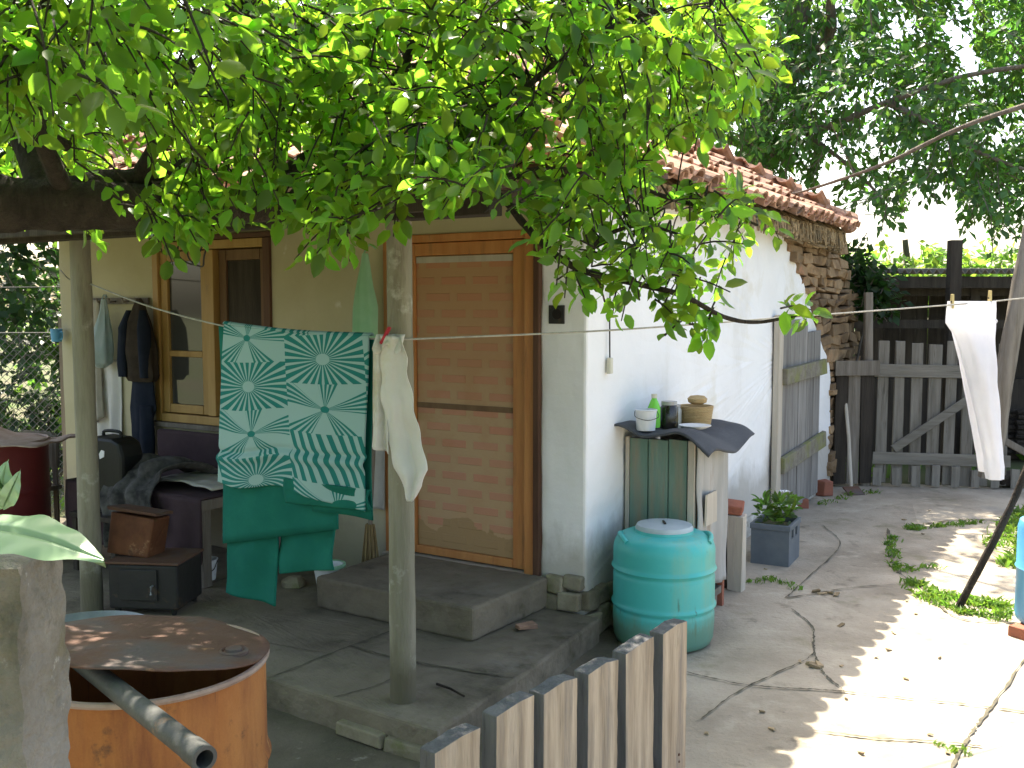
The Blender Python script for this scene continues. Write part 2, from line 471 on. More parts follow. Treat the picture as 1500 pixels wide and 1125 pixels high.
MT['quilt'] = quilt_material()
MT['brick_paper'] = brick_paper_material()
MT['glass'] = glass_material()


# ------------------------------------------------------------------ mesh building
class MB:
    def __init__(self):
        self.v, self.f, self.mi, self.uv = [], [], [], {}

    def add(self, vs, fs, mi=0):
        o = len(self.v)
        self.v += [tuple(p) for p in vs]
        for f in fs:
            self.f.append(tuple(i + o for i in f))
            self.mi.append(mi)
        return o

    def box(self, c, s, rot=None, mi=0, jit=0.0):
        c = Vector(c)
        hx, hy, hz = s[0] / 2, s[1] / 2, s[2] / 2
        m = rot.to_matrix() if isinstance(rot, Euler) else (Euler(rot).to_matrix() if rot else Matrix.Identity(3))
        vs = []
        for z in (-hz, hz):
            for x, y in ((-hx, -hy), (hx, -hy), (hx, hy), (-hx, hy)):
                p = Vector((x, y, z))
                if jit:
                    p += Vector([random.uniform(-jit, jit) for _ in range(3)])
                vs.append(c + m @ p)
        self.add(vs, [(3, 2, 1, 0), (4, 5, 6, 7), (0, 1, 5, 4), (1, 2, 6, 5), (2, 3, 7, 6), (3, 0, 4, 7)], mi)
        return self

    def bx(self, x0, x1, y0, y1, z0, z1, mi=0, jit=0.0):
        return self.box(((x0 + x1) / 2, (y0 + y1) / 2, (z0 + z1) / 2), (x1 - x0, y1 - y0, z1 - z0), None, mi, jit)

    def tube(self, pts, radii, n=8, mi=0, caps=True, lump=0.0):
        pts = [Vector(p) for p in pts]
        if not hasattr(radii, '__len__'):
            radii = [radii] * len(pts)
        up = Vector((0.13, 0.21, 0.97))
        rings = []
        for i, p in enumerate(pts):
            t = (pts[min(i + 1, len(pts) - 1)] - pts[max(i - 1, 0)])
            t = t.normalized() if t.length > 1e-9 else Vector((0, 0, 1))
            a = t.cross(up)
            if a.length < 0.15:
                a = t.cross(Vector((1, 0, 0)))
            a.normalize()
            b = t.cross(a).normalized()
            ring = []
            for k in range(n):
                th = 2 * math.pi * k / n
                r = radii[i]
                if lump:
                    q = p + (a * math.cos(th) + b * math.sin(th)) * r
                    r *= 1 + lump * mnoise.noise(q * 9) + lump * .8 * mnoise.noise(q * 28)
                ring.append(p + (a * math.cos(th) + b * math.sin(th)) * r)
            rings.append(ring)
        self.rings(rings, mi, caps)
        return self

    def rings(self, rings, mi=0, caps=True):
        n = len(rings[0])
        vs = [p for r in rings for p in r]
        fs = []
        for i in range(len(rings) - 1):
            for k in range(n):
                k2 = (k + 1) % n
                fs.append((i * n + k, i * n + k2, (i + 1) * n + k2, (i + 1) * n + k))
        if caps:
            fs.append(tuple(reversed(range(n))))
            fs.append(tuple(range((len(rings) - 1) * n, len(rings) * n)))
        self.add(vs, fs, mi)
        return self

    def lathe(self, prof, n=40, c=(0, 0, 0), mi=0, caps=False):
        c = Vector(c)
        self.rings([[c + Vector((r * math.cos(2 * math.pi * k / n), r * math.sin(2 * math.pi * k / n), z)) for k in range(n)]
                    for r, z in prof], mi, caps)
        return self

    def prism(self, outline, fn, d0, d1, mi=0):
        """outline of 2D points, fn(a,b,d) -> 3D"""
        n = len(outline)
        vs = [fn(a, b, d0) for a, b in outline] + [fn(a, b, d1) for a, b in outline]
        fs = [tuple(reversed(range(n))), tuple(range(n, 2 * n))]
        fs += [(i, (i + 1) % n, n + (i + 1) % n, n + i) for i in range(n)]
        self.add(vs, fs, mi)
        return self

    def grid(self, fn, nu, nv, mi=0, uv=None):
        vs = [fn(i / nu, j / nv) for j in range(nv + 1) for i in range(nu + 1)]
        fs = [(j * (nu + 1) + i, j * (nu + 1) + i + 1, (j + 1) * (nu + 1) + i + 1, (j + 1) * (nu + 1) + i)
              for j in range(nv) for i in range(nu)]
        o = self.add(vs, fs, mi)
        if uv:
            k = 0
            for j in range(nv + 1):
                for i in range(nu + 1):
                    self.uv[o + k] = uv(i / nu, j / nv)
                    k += 1
        return self

    def build(self, name, mats, parent=None, smooth=False, bevel=0.0, solid=0.0, loc=None, rotz=None, subsurf=0, angle=40):
        me = bpy.data.meshes.new(name)
        me.from_pydata(self.v, [], self.f)
        if not isinstance(mats, (list, tuple)):
            mats = [mats]
        for m in mats:
            me.materials.append(MT[m] if isinstance(m, str) else m)
        me.polygons.foreach_set('material_index', self.mi)
        if self.uv:
            ul = me.uv_layers.new(name='UVMap')
            for lp in me.loops:
                ul.data[lp.index].uv = self.uv.get(lp.vertex_index, (0, 0))
        bm = bmesh.new()
        bm.from_mesh(me)
        bmesh.ops.recalc_face_normals(bm, faces=bm.faces)
        bm.to_mesh(me)
        bm.free()
        if smooth:
            me.polygons.foreach_set('use_smooth', [True] * len(me.polygons))
            if angle:
                me.set_sharp_from_angle(angle=R(angle))
        me.update()
        o = bpy.data.objects.new(name, me)
        COL.objects.link(o)
        if parent:
            o.parent = parent
        if loc is not None:
            o.location = loc
        if rotz is not None:
            o.rotation_euler = (0, 0, rotz)
        if solid:
            md = o.modifiers.new('thick', 'SOLIDIFY')
            md.thickness = solid
            md.offset = 0
        if bevel:
            md = o.modifiers.new('bevel', 'BEVEL')
            md.width = bevel
            md.segments = 2
            md.limit_method = 'ANGLE'
        if subsurf:
            md = o.modifiers.new('sub', 'SUBSURF')
            md.levels = md.render_levels = subsurf
        return o


CLOUDS = {}


def roughen(o, strength, size, level=4):
    """uneven surface: simple subdivision pushed about by a cloud texture"""
    md = o.modifiers.new('cut', 'SUBSURF')
    md.subdivision_type = 'SIMPLE'
    md.levels = md.render_levels = level
    if size not in CLOUDS:
        t = bpy.data.textures.new('clouds', 'CLOUDS')
        t.noise_scale = size
        t.noise_depth = 3
        CLOUDS[size] = t
    md = o.modifiers.new('lumps', 'DISPLACE')
    md.texture = CLOUDS[size]
    md.texture_coords = 'LOCAL'
    md.strength = strength
    md.mid_level = .5
    return o


def tag(o, label=None, cat=None, group=None, kind=None):
    if label:
        o['label'] = label
    if cat:
        o['category'] = cat
    if group:
        o['group'] = group
    if kind:
        o['kind'] = kind
    return o


def thing(name, label, cat, loc=(0, 0, 0), rotz=0.0, group=None, rot=None):
    o = bpy.data.objects.new(name, None)
    o.empty_display_size = .1
    COL.objects.link(o)
    o.location = loc
    o.rotation_euler = rot if rot else (0, 0, rotz)
    return tag(o, label, cat, group)


def fast_mesh(name, V, Fs, mat, parent=None, smooth=True):
    """V (N,3); Fs list of (M,k) arrays"""
    me = bpy.data.meshes.new(name)
    me.vertices.add(len(V))
    me.vertices.foreach_set('co', V.astype(np.float32).ravel())
    nl = sum(f.size for f in Fs)
    npoly = sum(len(f) for f in Fs)
    me.loops.add(nl)
    me.polygons.add(npoly)
    me.loops.foreach_set('vertex_index', np.concatenate([f.ravel() for f in Fs]).astype(np.int32))
    starts, k = [], 0
    for f in Fs:
        starts.append(k + np.arange(len(f)) * f.shape[1])
        k += f.size
    me.polygons.foreach_set('loop_start', np.concatenate(starts).astype(np.int32))
    me.polygons.foreach_set('use_smooth', np.full(npoly, smooth))
    me.update(calc_edges=True)
    me.validate()
    me.materials.append(MT[mat])
    o = bpy.data.objects.new(name, me)
    COL.objects.link(o)
    if parent:
        o.parent = parent
    return o


OVAL_V = np.array([(0, 0, 0), (.22, .24, .05), (.22, -.24, .05), (.55, .27, .07), (.55, -.27, .07), (.82, .15, .02), (.82, -.15, .02),
                   (1.0, 0, -.10), (.30, 0, -.02), (.65, 0, -.02)], float)
OVAL_T = np.array([(0, 8, 1), (0, 2, 8), (5, 9, 7), (9, 6, 7)])
OVAL_Q = np.array([(1, 8, 9, 3), (8, 2, 4, 9)])
OVAL_T2 = np.array([(3, 9, 5), (9, 4, 6)])
SMALL_V = np.array([(0, 0, 0), (.5, .27, .05), (1, 0, -.08), (.5, -.27, .05)], float)
SMALL_T = np.array([(0, 2, 1), (0, 3, 2)])


def leaf_cloud(name, mat, pos, dirs, nrm, size, parent, fine=True, width=1.0):
    N = len(pos)
    d = dirs / np.linalg.norm(dirs, axis=1, keepdims=True)
    s = np.cross(nrm, d)
    s /= np.linalg.norm(s, axis=1, keepdims=True) + 1e-9
    n = np.cross(d, s)
    T = OVAL_V if fine else SMALL_V
    K = len(T)
    V = (pos[:, None, :] + size[:, None, None] * (T[None, :, 0, None] * d[:, None, :] + width * T[None, :, 1, None] * s[:, None, :]
                                                  + T[None, :, 2, None] * n[:, None, :]))
    off = (np.arange(N) * K)[:, None, None]
    fs = []
    for t in ((np.concatenate([OVAL_T, OVAL_T2]), OVAL_Q) if fine else (SMALL_T,)):
        fs.append((t[None] + off).reshape(-1, t.shape[1]))
    return fast_mesh(name, V.reshape(-1, 3), fs, mat, parent)


def unit(n):
    v = rng.normal(size=(n, 3))
    return v / np.linalg.norm(v, axis=1, keepdims=True)


def bez(pts, n=24):
    """smooth curve through points (Catmull-Rom)"""
    P = [Vector(p) for p in pts]
    P = [P[0] * 2 - P[1]] + P + [P[-1] * 2 - P[-2]]
    out = []
    segs = len(P) - 3
    per = max(2, n // segs)
    for i in range(segs):
        a, b, c, d = P[i:i + 4]
        for k in range(per):
            t = k / per
            out.append(0.5 * ((2 * b) + (c - a) * t + (2 * a - 5 * b + 4 * c - d) * t * t + (3 * b - a - 3 * c + d) * t ** 3))
    out.append(P[-2])
    return out


def lerp_list(a, b, n):
    return [a + (b - a) * i / (n - 1) for i in range(n)]


# ================================================================== THE SETTING
def flat(name, pts, z, mat, kind='structure', thick=None):
    mb = MB()
    if thick:
        mb.prism([(p[0], p[1]) for p in pts], lambda a, b, d: Vector((a, b, d)), z - thick, z)
    else:
        mb.add([(p[0], p[1], z) for p in pts], [tuple(range(len(pts)))])
    o = mb.build(name, mat)
    return tag(o, kind=kind)


flat('ground', [(-150, -60), (150, -60), (150, 260), (-150, 260)], -.012, 'earth')
flat('yard_pavement', [(-3.6, -2.5), (5.6, -2.5), (5.5, 8.95), (4.4, 9.25), (2.9, 9.6), (-1.5, 9.6), (-3.5, 7.5)], 0.0, 'concrete')


WORN_SHADED = [atz(x, y, 0) for x, y in ((868, 893), (905, 930), (890, 985), (820, 1040), (740, 1100), (640, 1200), (300, 1200), (100, 1180), (-200, 1100), (-250, 950), (100, 900))]
flat('worn_shaded_path', [(p.x, p.y) for p in bez(WORN_SHADED, 66)[:-1]], .004, 'worn')  # dirt layer that also paints the shade beside the porch


def strip(mb, pts, w, z, jag=.5):
    """jagged thin dark line on a flat surface"""
    P = bez(pts, 14 * (len(pts) - 1))
    a, b = [], []
    for i, p in enumerate(P):
        t = (P[min(i + 1, len(P) - 1)] - P[max(i - 1, 0)])
        t.z = 0
        t.normalize()
        s = Vector((-t.y, t.x, 0))
        wob = s * random.uniform(-.004, .004)
        ww = w * (1 + random.uniform(-jag, jag)) * .5
        if i in (0, len(P) - 1):
            ww = .001
        a.append(Vector((p.x, p.y, z)) + wob + s * ww)
        b.append(Vector((p.x, p.y, z)) + wob - s * ww)
    n = len(P)
    mb.add(a + b, [(i, i + 1, n + i + 1, n + i) for i in range(n - 1)])


cr = MB()
for line, w in (
        ([(1000, 985), (1080, 1003), (1150, 1010), (1215, 1013), (1300, 1022), (1400, 1032), (1510, 1046)], .011),
        ([(1510, 955), (1450, 1040), (1420, 1080), (1390, 1135)], .012),
        ([(1160, 893), (1190, 920), (1192, 950), (1205, 985), (1240, 1016)], .009),
        ([(1190, 1072), (1280, 1083), (1370, 1088), (1440, 1096)], .011),
        ([(1150, 878), (1250, 862), (1345, 856)], .012),
        ([(1345, 856), (1400, 905), (1500, 915)], .013),
        ([(1300, 775), (1310, 830), (1350, 862)], .02),
        ([(1320, 772), (1420, 762), (1500, 768)], .02),
        ([(1020, 1060), (1090, 1010), (1180, 968), (1195, 950)], .008),
        ([(1205, 770), (1230, 800), (1180, 850), (1150, 878)], .008),
        ([(660, 1085), (740, 1040), (860, 985), (900, 965)], .03),
        ([(400, 1020), (520, 1075), (640, 1100)], .02)):
    strip(cr, [atz(x, y, 0) for x, y in line], w * .8, .008, .8)
tag(cr.build('ground_cracks', 'crack'), kind='structure')


def blades(name, spots, mat='grass', parent=None, kind='stuff'):
    """spots: (centre, radius, count, height)"""
    V, F3 = [], []
    k = 0
    for c, r, n, h in spots:
        for _ in range(n):
            a, q = random.uniform(0, 6.283), r * math.sqrt(random.random())
            p = Vector((c[0] + q * math.cos(a) * 1.0, c[1] + q * math.sin(a), c[2]))
            d = Vector((random.gauss(0, .55), random.gauss(0, .55), 1)).normalized()
            hh = h * random.uniform(.4, 1.1)
            s = d.cross(Vector((random.uniform(-1, 1), random.uniform(-1, 1), .2))).normalized() * hh * random.uniform(.07, .18)
            bend = Vector((random.gauss(0, .3), random.gauss(0, .3), -.15)) * hh
            V += [p - s * .6, p + s * .6, p + d * hh * .55 + s, p + d * hh * .55 - s, p + d * hh + bend]
            F3 += [(k, k + 1, k + 2), (k, k + 2, k + 3), (k + 3, k + 2, k + 4)]
            k += 5
    o = fast_mesh(name, np.array([tuple(v) for v in V]), [np.array(F3)], mat, parent)
    return tag(o, kind=kind) if kind else o


def along(pts, n, r, cnt, h, z=0.0):
    P = bez([atz(x, y, z) for x, y in pts], n)
    return [(p + Vector((random.gauss(0, .015), random.gauss(0, .015), 0)), r * random.uniform(.5, 1.3), max(2, int(cnt * random.uniform(.2, 1.5))), h) for p in P]


g = []
g += along([(1340, 855), (1380, 875), (1440, 885), (1480, 895)], 14, .09, 60, .06)
g += along([(1350, 870), (1400, 895), (1470, 905)], 12, .07, 45, .05)
g += along([(1308, 790), (1302, 810), (1318, 835), (1370, 830)], 12, .05, 35, .05)
g += along([(1330, 775), (1380, 772), (1430, 765)], 10, .06, 30, .05)
g += along([(1470, 800), (1490, 770), (1520, 750)], 10, .14, 70, .08)
g += along([(1480, 830), (1510, 815), (1540, 800)], 8, .12, 60, .09)
g += along([(640, 1085), (660, 1065), (680, 1060)], 6, .03, 25, .05)
g += along([(1090, 855), (1130, 850), (1160, 862)], 7, .05, 22, .04)
g += along([(1380, 1093), (1400, 1100), (1420, 1105)], 5, .02, 16, .03)
g += along([(1280, 722), (1240, 728), (1210, 740)], 7, .06, 20, .05)
g += along([(620, 1060), (600, 1050)], 3, .02, 16, .04)
g += [(Vector((random.uniform(-9, -3.7), random.uniform(4, 12), -.01)), .35, 55, .16) for _ in range(60)]
g += [(Vector((random.uniform(2.4, 8), random.uniform(9.7, 16), -.01)), .4, 40, .2) for _ in range(40)]
blades('grass', g)

lit = MB()
for _ in range(26):
    x, y = random.uniform(1020, 1480), random.uniform(735, 1110)
    p = atz(x, y, 0.006)
    lit.box(p, (random.uniform(.012, .04), random.uniform(.008, .02), .006), (0, random.uniform(-.3, .3), random.uniform(0, 3)), jit=.003)
for x, y in ((1195, 866), (1205, 869), (1215, 868), (1225, 871), (1188, 970), (1200, 973), (1193, 976)):
    lit.box(atz(x, y, .008), (.05, .022, .012), (0, random.uniform(-.3, .3), random.uniform(0, 3)), jit=.006)
tag(lit.build('leaf_litter', 'stick'), kind='stuff')

# ================================================================== THE HOUSE
house = thing('house', 'low whitewashed village house with hipped red tile roof and posted porch', 'house', HC, HA)


def wall_grid(mb, xs, zs, solid, y0, y1, mi=0):
    """one clean wall mesh with openings; cells of the grid that are solid"""
    nx, nz = len(xs), len(zs)
    vs = [(x, y, z) for y in (y0, y1) for z in zs for x in xs]
    idx = lambda i, j, k: k * nx * nz + j * nx + i
    fs = []
    S = lambda i, j: 0 <= i < nx - 1 and 0 <= j < nz - 1 and solid(i, j)
    for i in range(nx - 1):
        for j in range(nz - 1):
            if not S(i, j):
                continue
            fs.append((idx(i, j, 0), idx(i + 1, j, 0), idx(i + 1, j + 1, 0), idx(i, j + 1, 0)))
            fs.append((idx(i, j, 1), idx(i, j + 1, 1), idx(i + 1, j + 1, 1), idx(i + 1, j, 1)))
            if not S(i - 1, j):
                fs.append((idx(i, j, 0), idx(i, j + 1, 0), idx(i, j + 1, 1), idx(i, j, 1)))
            if not S(i + 1, j):
                fs.append((idx(i + 1, j, 0), idx(i + 1, j, 1), idx(i + 1, j + 1, 1), idx(i + 1, j + 1, 0)))
            if not S(i, j - 1):
                fs.append((idx(i, j, 0), idx(i, j, 1), idx(i + 1, j, 1), idx(i + 1, j, 0)))
            if not S(i, j + 1):
                fs.append((idx(i, j + 1, 0), idx(i + 1, j + 1, 0), idx(i + 1, j + 1, 1), idx(i, j + 1, 1)))
    mb.add(vs, fs, mi)


WTOP = 2.34
mb = MB()
xs = [-4.34, -3.29, -2.19, -1.30, -.27]
zs = [0.0, .28, .93, 2.10, 2.135, WTOP]


def fsolid(i, j):
    if i == 1 and j in (2, 3):
        return False                    # window opening
    if i == 3 and j in (1, 2):
        return False                    # door opening
    return True


wall_grid(mb, xs, zs, fsolid, 0.0, .28)
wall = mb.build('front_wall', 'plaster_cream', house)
roughen(wall, .012, .4, 4)

# side wall: the plaster ends in a ragged curve at the far end
out = [(0, .30), (.02, .22), (3.6, .12), (4.98, 0), (4.97, .5), (4.93, 1.0), (4.86, 1.22), (4.62, 1.34), (4.50, 1.47), (4.26, 1.60), (4.10, 1.78),
       (3.90, 1.92), (3.74, 2.02), (3.62, 2.12), (3.42, 2.22), (3.30, WTOP), (0, WTOP)]
mb = MB()
mb.prism(out, lambda a, b, d: Vector((d, a, b)), -.268, 0.0)
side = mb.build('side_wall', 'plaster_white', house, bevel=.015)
roughen(side, .028, .33, 5)
mb = MB()
mb.bx(-.262, -.006, .004, 4.9, 0, .23)
mb.build('foundation', 'plaster_base', house)
mb = MB()                                    # the walls one does not see from here
mb.bx(-4.34, -4.10, .284, 4.7, 0, WTOP)
mb.bx(-4.096, -.272, 4.42, 4.7, 0, WTOP)
mb.build('back_wall', 'plaster_white', house)
mb = MB()
mb.bx(-4.09, -.28, .30, 4.40, .02, .06)
mb.bx(-4.09, -.28, .30, 4.40, 2.36, 2.40)
mb.build('inside_boards', 'dark_wood', house)

# exposed rubble at the far end of the side wall: courses of irregular flat stones
mb = MB()
z = 0.02
while z < 2.30:
    h = random.uniform(.045, .11)
    yl = 5.02 if z < 1.1 else np.interp(z, [1.1, 1.5, 1.8, 2.05, 2.3], [5.0, 4.5, 4.1, 3.68, 3.3])
    yr = np.interp(z, [0, .75, 1.05, 1.2, 1.5, 1.9, 2.3], [5.3, 5.5, 5.95, 6.0, 5.75, 5.35, 5.0])
    y = yl - .12 + random.uniform(-.05, .03)
    if z < .98:
        yr = 5.12
    while y < yr:
        w = random.uniform(.14, .36)
        d = random.uniform(.0, .055)
        mb.box((-.14 + d, y + w / 2, z + h / 2), (.27, w * .97, h * .88), (random.uniform(-.10, .10), 0, random.uniform(-.12, .12)), jit=.018)
        y += w
    z += h
mb.build('stone_wall', 'stone', house, bevel=.014)

# rubble base under the corner of the plaster
mb = MB()
for x0, x1, z0, z1, y in ((-.24, -.13, .13, .21, -.02), (-.13, -.02, .13, .235, -.035), (-.22, -.12, .215, .30, -.01), (-.115, -.005, .24, .315, -.012)):
    mb.box(((x0 + x1) / 2, y + .05, (z0 + z1) / 2), (x1 - x0, .14, z1 - z0), (0, 0, random.uniform(-.1, .1)), jit=.014)
for k in range(9):
    y0 = .0 + k * .11
    mb.box((.008, y0 + .05, .055 + random.uniform(0, .03)), (.07, .11, .13), (0, 0, random.uniform(-.15, .15)), jit=.016)
    mb.box((.002, y0 + .05, .185), (.05, .105, .10), (0, 0, random.uniform(-.15, .15)), jit=.014)
mb.build('foundation', 'rubble', house, bevel=.012)

# ---- door
door = MB()
door.bx(-1.30, -1.20, -.012, .10, .275, 2.10)
door.bx(-1.196, -.365, -.012, .10, 2.058, 2.10)
door.bx(-.36, -.30, -.014, .10, .275, 2.10)
frame_o = None
dr = thing('door', None, None)
dr.parent = house
door.build('door_frame', 'door_wood', dr, bevel=.004)
mb = MB()
mb.bx(-.297, -.262, -.03, .12, .24, 2.20)
mb.build('jamb_board', 'dark_frame', dr, bevel=.004)
leaf = MB()
leaf.bx(-1.195, -1.095, .012, .055, .30, 2.054)
leaf.bx(-.445, -.365, .012, .055, .30, 2.054)
leaf.bx(-1.094, -.446, .012, .055, 1.985, 2.054)
leaf.bx(-1.094, -.446, .012, .055, .30, .345)
leaf.build('door_leaf', 'door_wood', dr, bevel=.004)
mb = MB()
mb.bx(-1.092, -.448, .03, .05, .347, 1.983)
mb.build('door_panel', 'brick_paper', dr)
mb = MB()
mb.bx(-1.088, -.452, .022, .029, 1.945, 1.979)
mb.build('door_trim', 'pale_wood', dr)
mb = MB()
mb.bx(-1.088, -.452, .024, .029, 1.135, 1.165)
mb.build('door_trim', 'sash_dark', dr)
mb = MB()
mb.bx(-1.30, -.26, -.05, .14, .262, .288)
mb.build('threshold', 'pale_wood', dr, bevel=.004)
mb = MB()
mb.bx(-1.16, -1.13, -.002, .012, 1.02, 1.16)
mb.tube([(-1.145, -.001, 1.10), (-1.145, -.05, 1.10), (-1.07, -.055, 1.10)], .009, 8)
mb.build('handle', 'black', dr, smooth=True)

# ---- window: left casement closed, right one open inwards
win = thing('window', None, None)
win.parent = house
mb = MB()
mb.bx(-3.29, -3.235, -.02, .12, .93, 2.13)
mb.bx(-3.231, -2.25, -.018, .12, 2.075, 2.13)
mb.bx(-3.231, -2.25, -.02, .12, .93, .985)
mb.bx(-2.77, -2.70, -.016, .11, .99, 2.07)
mb.build('window_frame', 'window_wood', win, bevel=.004)
mb = MB()
mb.bx(-2.246, -2.19, -.022, .13, .93, 2.13)
mb.bx(-3.30, -2.17, -.03, .06, 2.134, 2.165)
mb.build('window_casing', 'dark_frame', win, bevel=.004)
mb = MB()
mb.bx(-3.228, -3.165, .0, .045, .992, 2.068)
mb.bx(-2.835, -2.775, .0, .045, .992, 2.068)
mb.bx(-3.162, -2.838, .0, .045, 2.005, 2.068)
mb.bx(-3.162, -2.838, .0, .045, .992, 1.05)
mb.bx(-3.162, -2.838, .002, .043, 1.37, 1.41)
sash = mb.build('sash', 'window_wood', win, bevel=.004)
mb = MB()
mb.bx(-3.162, -2.838, .02, .026, 1.412, 2.003)
mb.bx(-3.162, -2.838, .02, .026, 1.052, 1.368)
mb.build('pane', 'glass', sash)
mb = MB()
mb.bx(-2.695, -2.63, .03, .07, .992, 2.068)
mb.bx(-2.32, -2.256, .03, .07, .992, 2.068)
mb.bx(-2.626, -2.324, .03, .07, 2.0, 2.068)
mb.bx(-2.626, -2.324, .03, .07, .992, 1.06)
sash2 = mb.build('sash', 'sash_dark', win, bevel=.004)
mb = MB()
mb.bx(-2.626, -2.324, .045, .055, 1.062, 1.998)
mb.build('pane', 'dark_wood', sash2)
mb = MB()                                     # room behind, dark, with a pale curtain
mb.grid(lambda u, v: Vector((-3.15 + .34 * u, .16 + .012 * math.sin(u * 40), 1.0 + 1.05 * v)), 24, 2)
mb.build('curtain', 'grey_cloth', win, smooth=True)
mb = MB()
mb.bx(-3.33, -2.15, -.05, .0, .895, .928)
mb.build('sill', 'old_wood', win, bevel=.006)

# ---- grey plate with a round hole beside the door
mb = MB()
mb.bx(-.215, -.125, -.012, .006, 1.615, 1.71)
vent = mb.build('vent_plate', 'stove_iron', house, bevel=.003)
mb = MB()
mb.tube([(-.165, -.014, 1.665), (-.165, .004, 1.665)], .027, 18)
mb.build('vent_hole', 'inside_dark', vent)

# ---- wire and switch on the white side wall
mb = MB()
mb.box((.020, .225, 1.395), (.026, .034, .085))
sw = mb.build('switch', 'switch', house, bevel=.006)
mb = MB()
mb.tube([(.016, .225, 2.3), (.019, .223, 1.9), (.017, .226, 1.6), (.020, .225, 1.43)], .004, 6)
mb.build('wire', 'wire', sw)

# ---- plank door low in the side wall
pd = thing('plank_door', None, None)
pd.parent = house
pd.location = (.012, 0, 0)
mb = MB()
mb.bx(.003, .05, 3.08, 3.19, .05, 1.64)
mb.build('door_frame', 'pale_wood', pd, bevel=.006)
mb = MB()
ys = [3.20, 3.43, 3.68, 3.91, 4.14, 4.37]
for k in range(5):
    y0, y1 = ys[k], ys[k + 1] - .008
    b0, t0 = .04 + random.uniform(-.03, .02), 1.62 - .035 * k + random.uniform(-.03, .02)
    mb.bx(.004, .038 + random.uniform(-.004, .004), y0, y1, b0, t0, jit=.006)
mb.build('planks', 'grey_wood', pd, bevel=.003)
for zz, tilt in ((1.17, .02), (.50, .06)):
    mb = MB()
    mb.box((.064, 3.80, zz), (.040, 1.24, .13), (tilt, 0, 0), jit=.008)
    mb.build('batten', 'mossy_wood', pd, bevel=.005)

# ---- roof
EX0, EX1, EY0, EY1, EZ, PIT = -4.68, .17, -.32, 4.64, 2.36, .57
roof = MB()
hw = (EY1 - EY0) / 2
ridge_z = EZ + PIT * hw
A_, B_, C_, D_ = (Vector((EX0, EY0, EZ)), Vector((EX1, EY0, EZ)), Vector((EX1, EY1, EZ)), Vector((EX0, EY1, EZ)))
R0, R1 = Vector((EX0 + hw, EY0 + hw, ridge_z)), Vector((EX1 - hw, EY0 + hw, ridge_z))
dn = Vector((0, 0, -.05))
roof.add([A_, B_, C_, D_, R0, R1, A_ + dn, B_ + dn, C_ + dn, D_ + dn],
         [(0, 1, 5, 4), (1, 2, 5), (2, 3, 4, 5), (3, 0, 4), (0, 6, 7, 1), (1, 7, 8, 2), (2, 8, 9, 3), (3, 9, 6, 0), (6, 9, 8, 7)])
roof_o = roof.build('roof', 'stick', house)


def barrel_tiles(name, e0, e1, top0, top1, parent):
    """curved clay tiles in rows on the plane e0-e1 (eave) up to top0-top1"""
    mb = MB()
    e = (e1 - e0)
    Ln = e.length
    e.normalize()
    mid = (top0 + top1) / 2 - (e0 + e1) / 2
    s = mid - e * mid.dot(e)
    H = s.length
    s.normalize()
    n = e.cross(s).normalized()
    if n.z < 0:
        n = -n
    ta, tb = (top0 - e0).dot(e), (top1 - e0).dot(e)
    row, colw, tl = .25, .155, .34
    nr = int(H / row) + 1
    for r in range(nr):
        d0 = r * row - .07
        a, b = ta * max(d0, 0) / H, Ln + (tb - Ln) * max(d0, 0) / H
        nc = int((b - a) / colw)
        if nc < 1:
            continue
        for c in range(nc + 1):
            for cover in (1, 0):
                x = a + (c + (.5 if cover else 0)) * (b - a) / (nc + .5)
                x += random.uniform(-.014, .014)
                rr0, rr1 = (.074, .060) if cover else (.070, .070)
                lift = (.050 if cover else .055) + random.uniform(-.006, .014)
                yaw = random.uniform(-.05, .05)
                l2 = tl * random.uniform(.94, 1.05)
                dd = d0 + random.uniform(-.03, .03)
                if dd + l2 > H + .1:
                    l2 = H + .1 - dd
                rings = []
                for q, (dl, rr, lf) in enumerate(((0, rr0, lift + .022), (l2, rr1, lift - .012))):
                    for th_out in (0,):
                        pts = []
                        for k in range(6):
                            th = math.pi * (.06 + .88 * k / 5)
                            off = math.cos(th) * rr
                            hgt = math.sin(th) * rr * .9 * (1 if cover else -1) + (0.0 if cover else .035)
                            p = e0 + e * (x + off + yaw * dl) + s * (dd + dl) + n * (lf + hgt - (.0 if cover else .005))
                            pts.append(p)
                        inner = []
                        for k in range(5, -1, -1):
                            th = math.pi * (.06 + .88 * k / 5)
                            r2 = rr - .016
                            off = math.cos(th) * r2
                            hgt = math.sin(th) * r2 * .9 * (1 if cover else -1) + (0.0 if cover else .035)
                            inner.append(e0 + e * (x + off + yaw * dl) + s * (dd + dl) + n * (lf + hgt - (.0 if cover else .005)))
                        rings.append(pts + inner)
                mb.rings(rings)
    return mb.build(name, 'tile', parent)


barrel_tiles('tiles', A_, B_, R0, R1, roof_o)
barrel_tiles('tiles', B_, C_, R1, R1, roof_o)
barrel_tiles('tiles', C_, D_, R1, R0, roof_o)
barrel_tiles('tiles', D_, A_, R0, R0, roof_o)


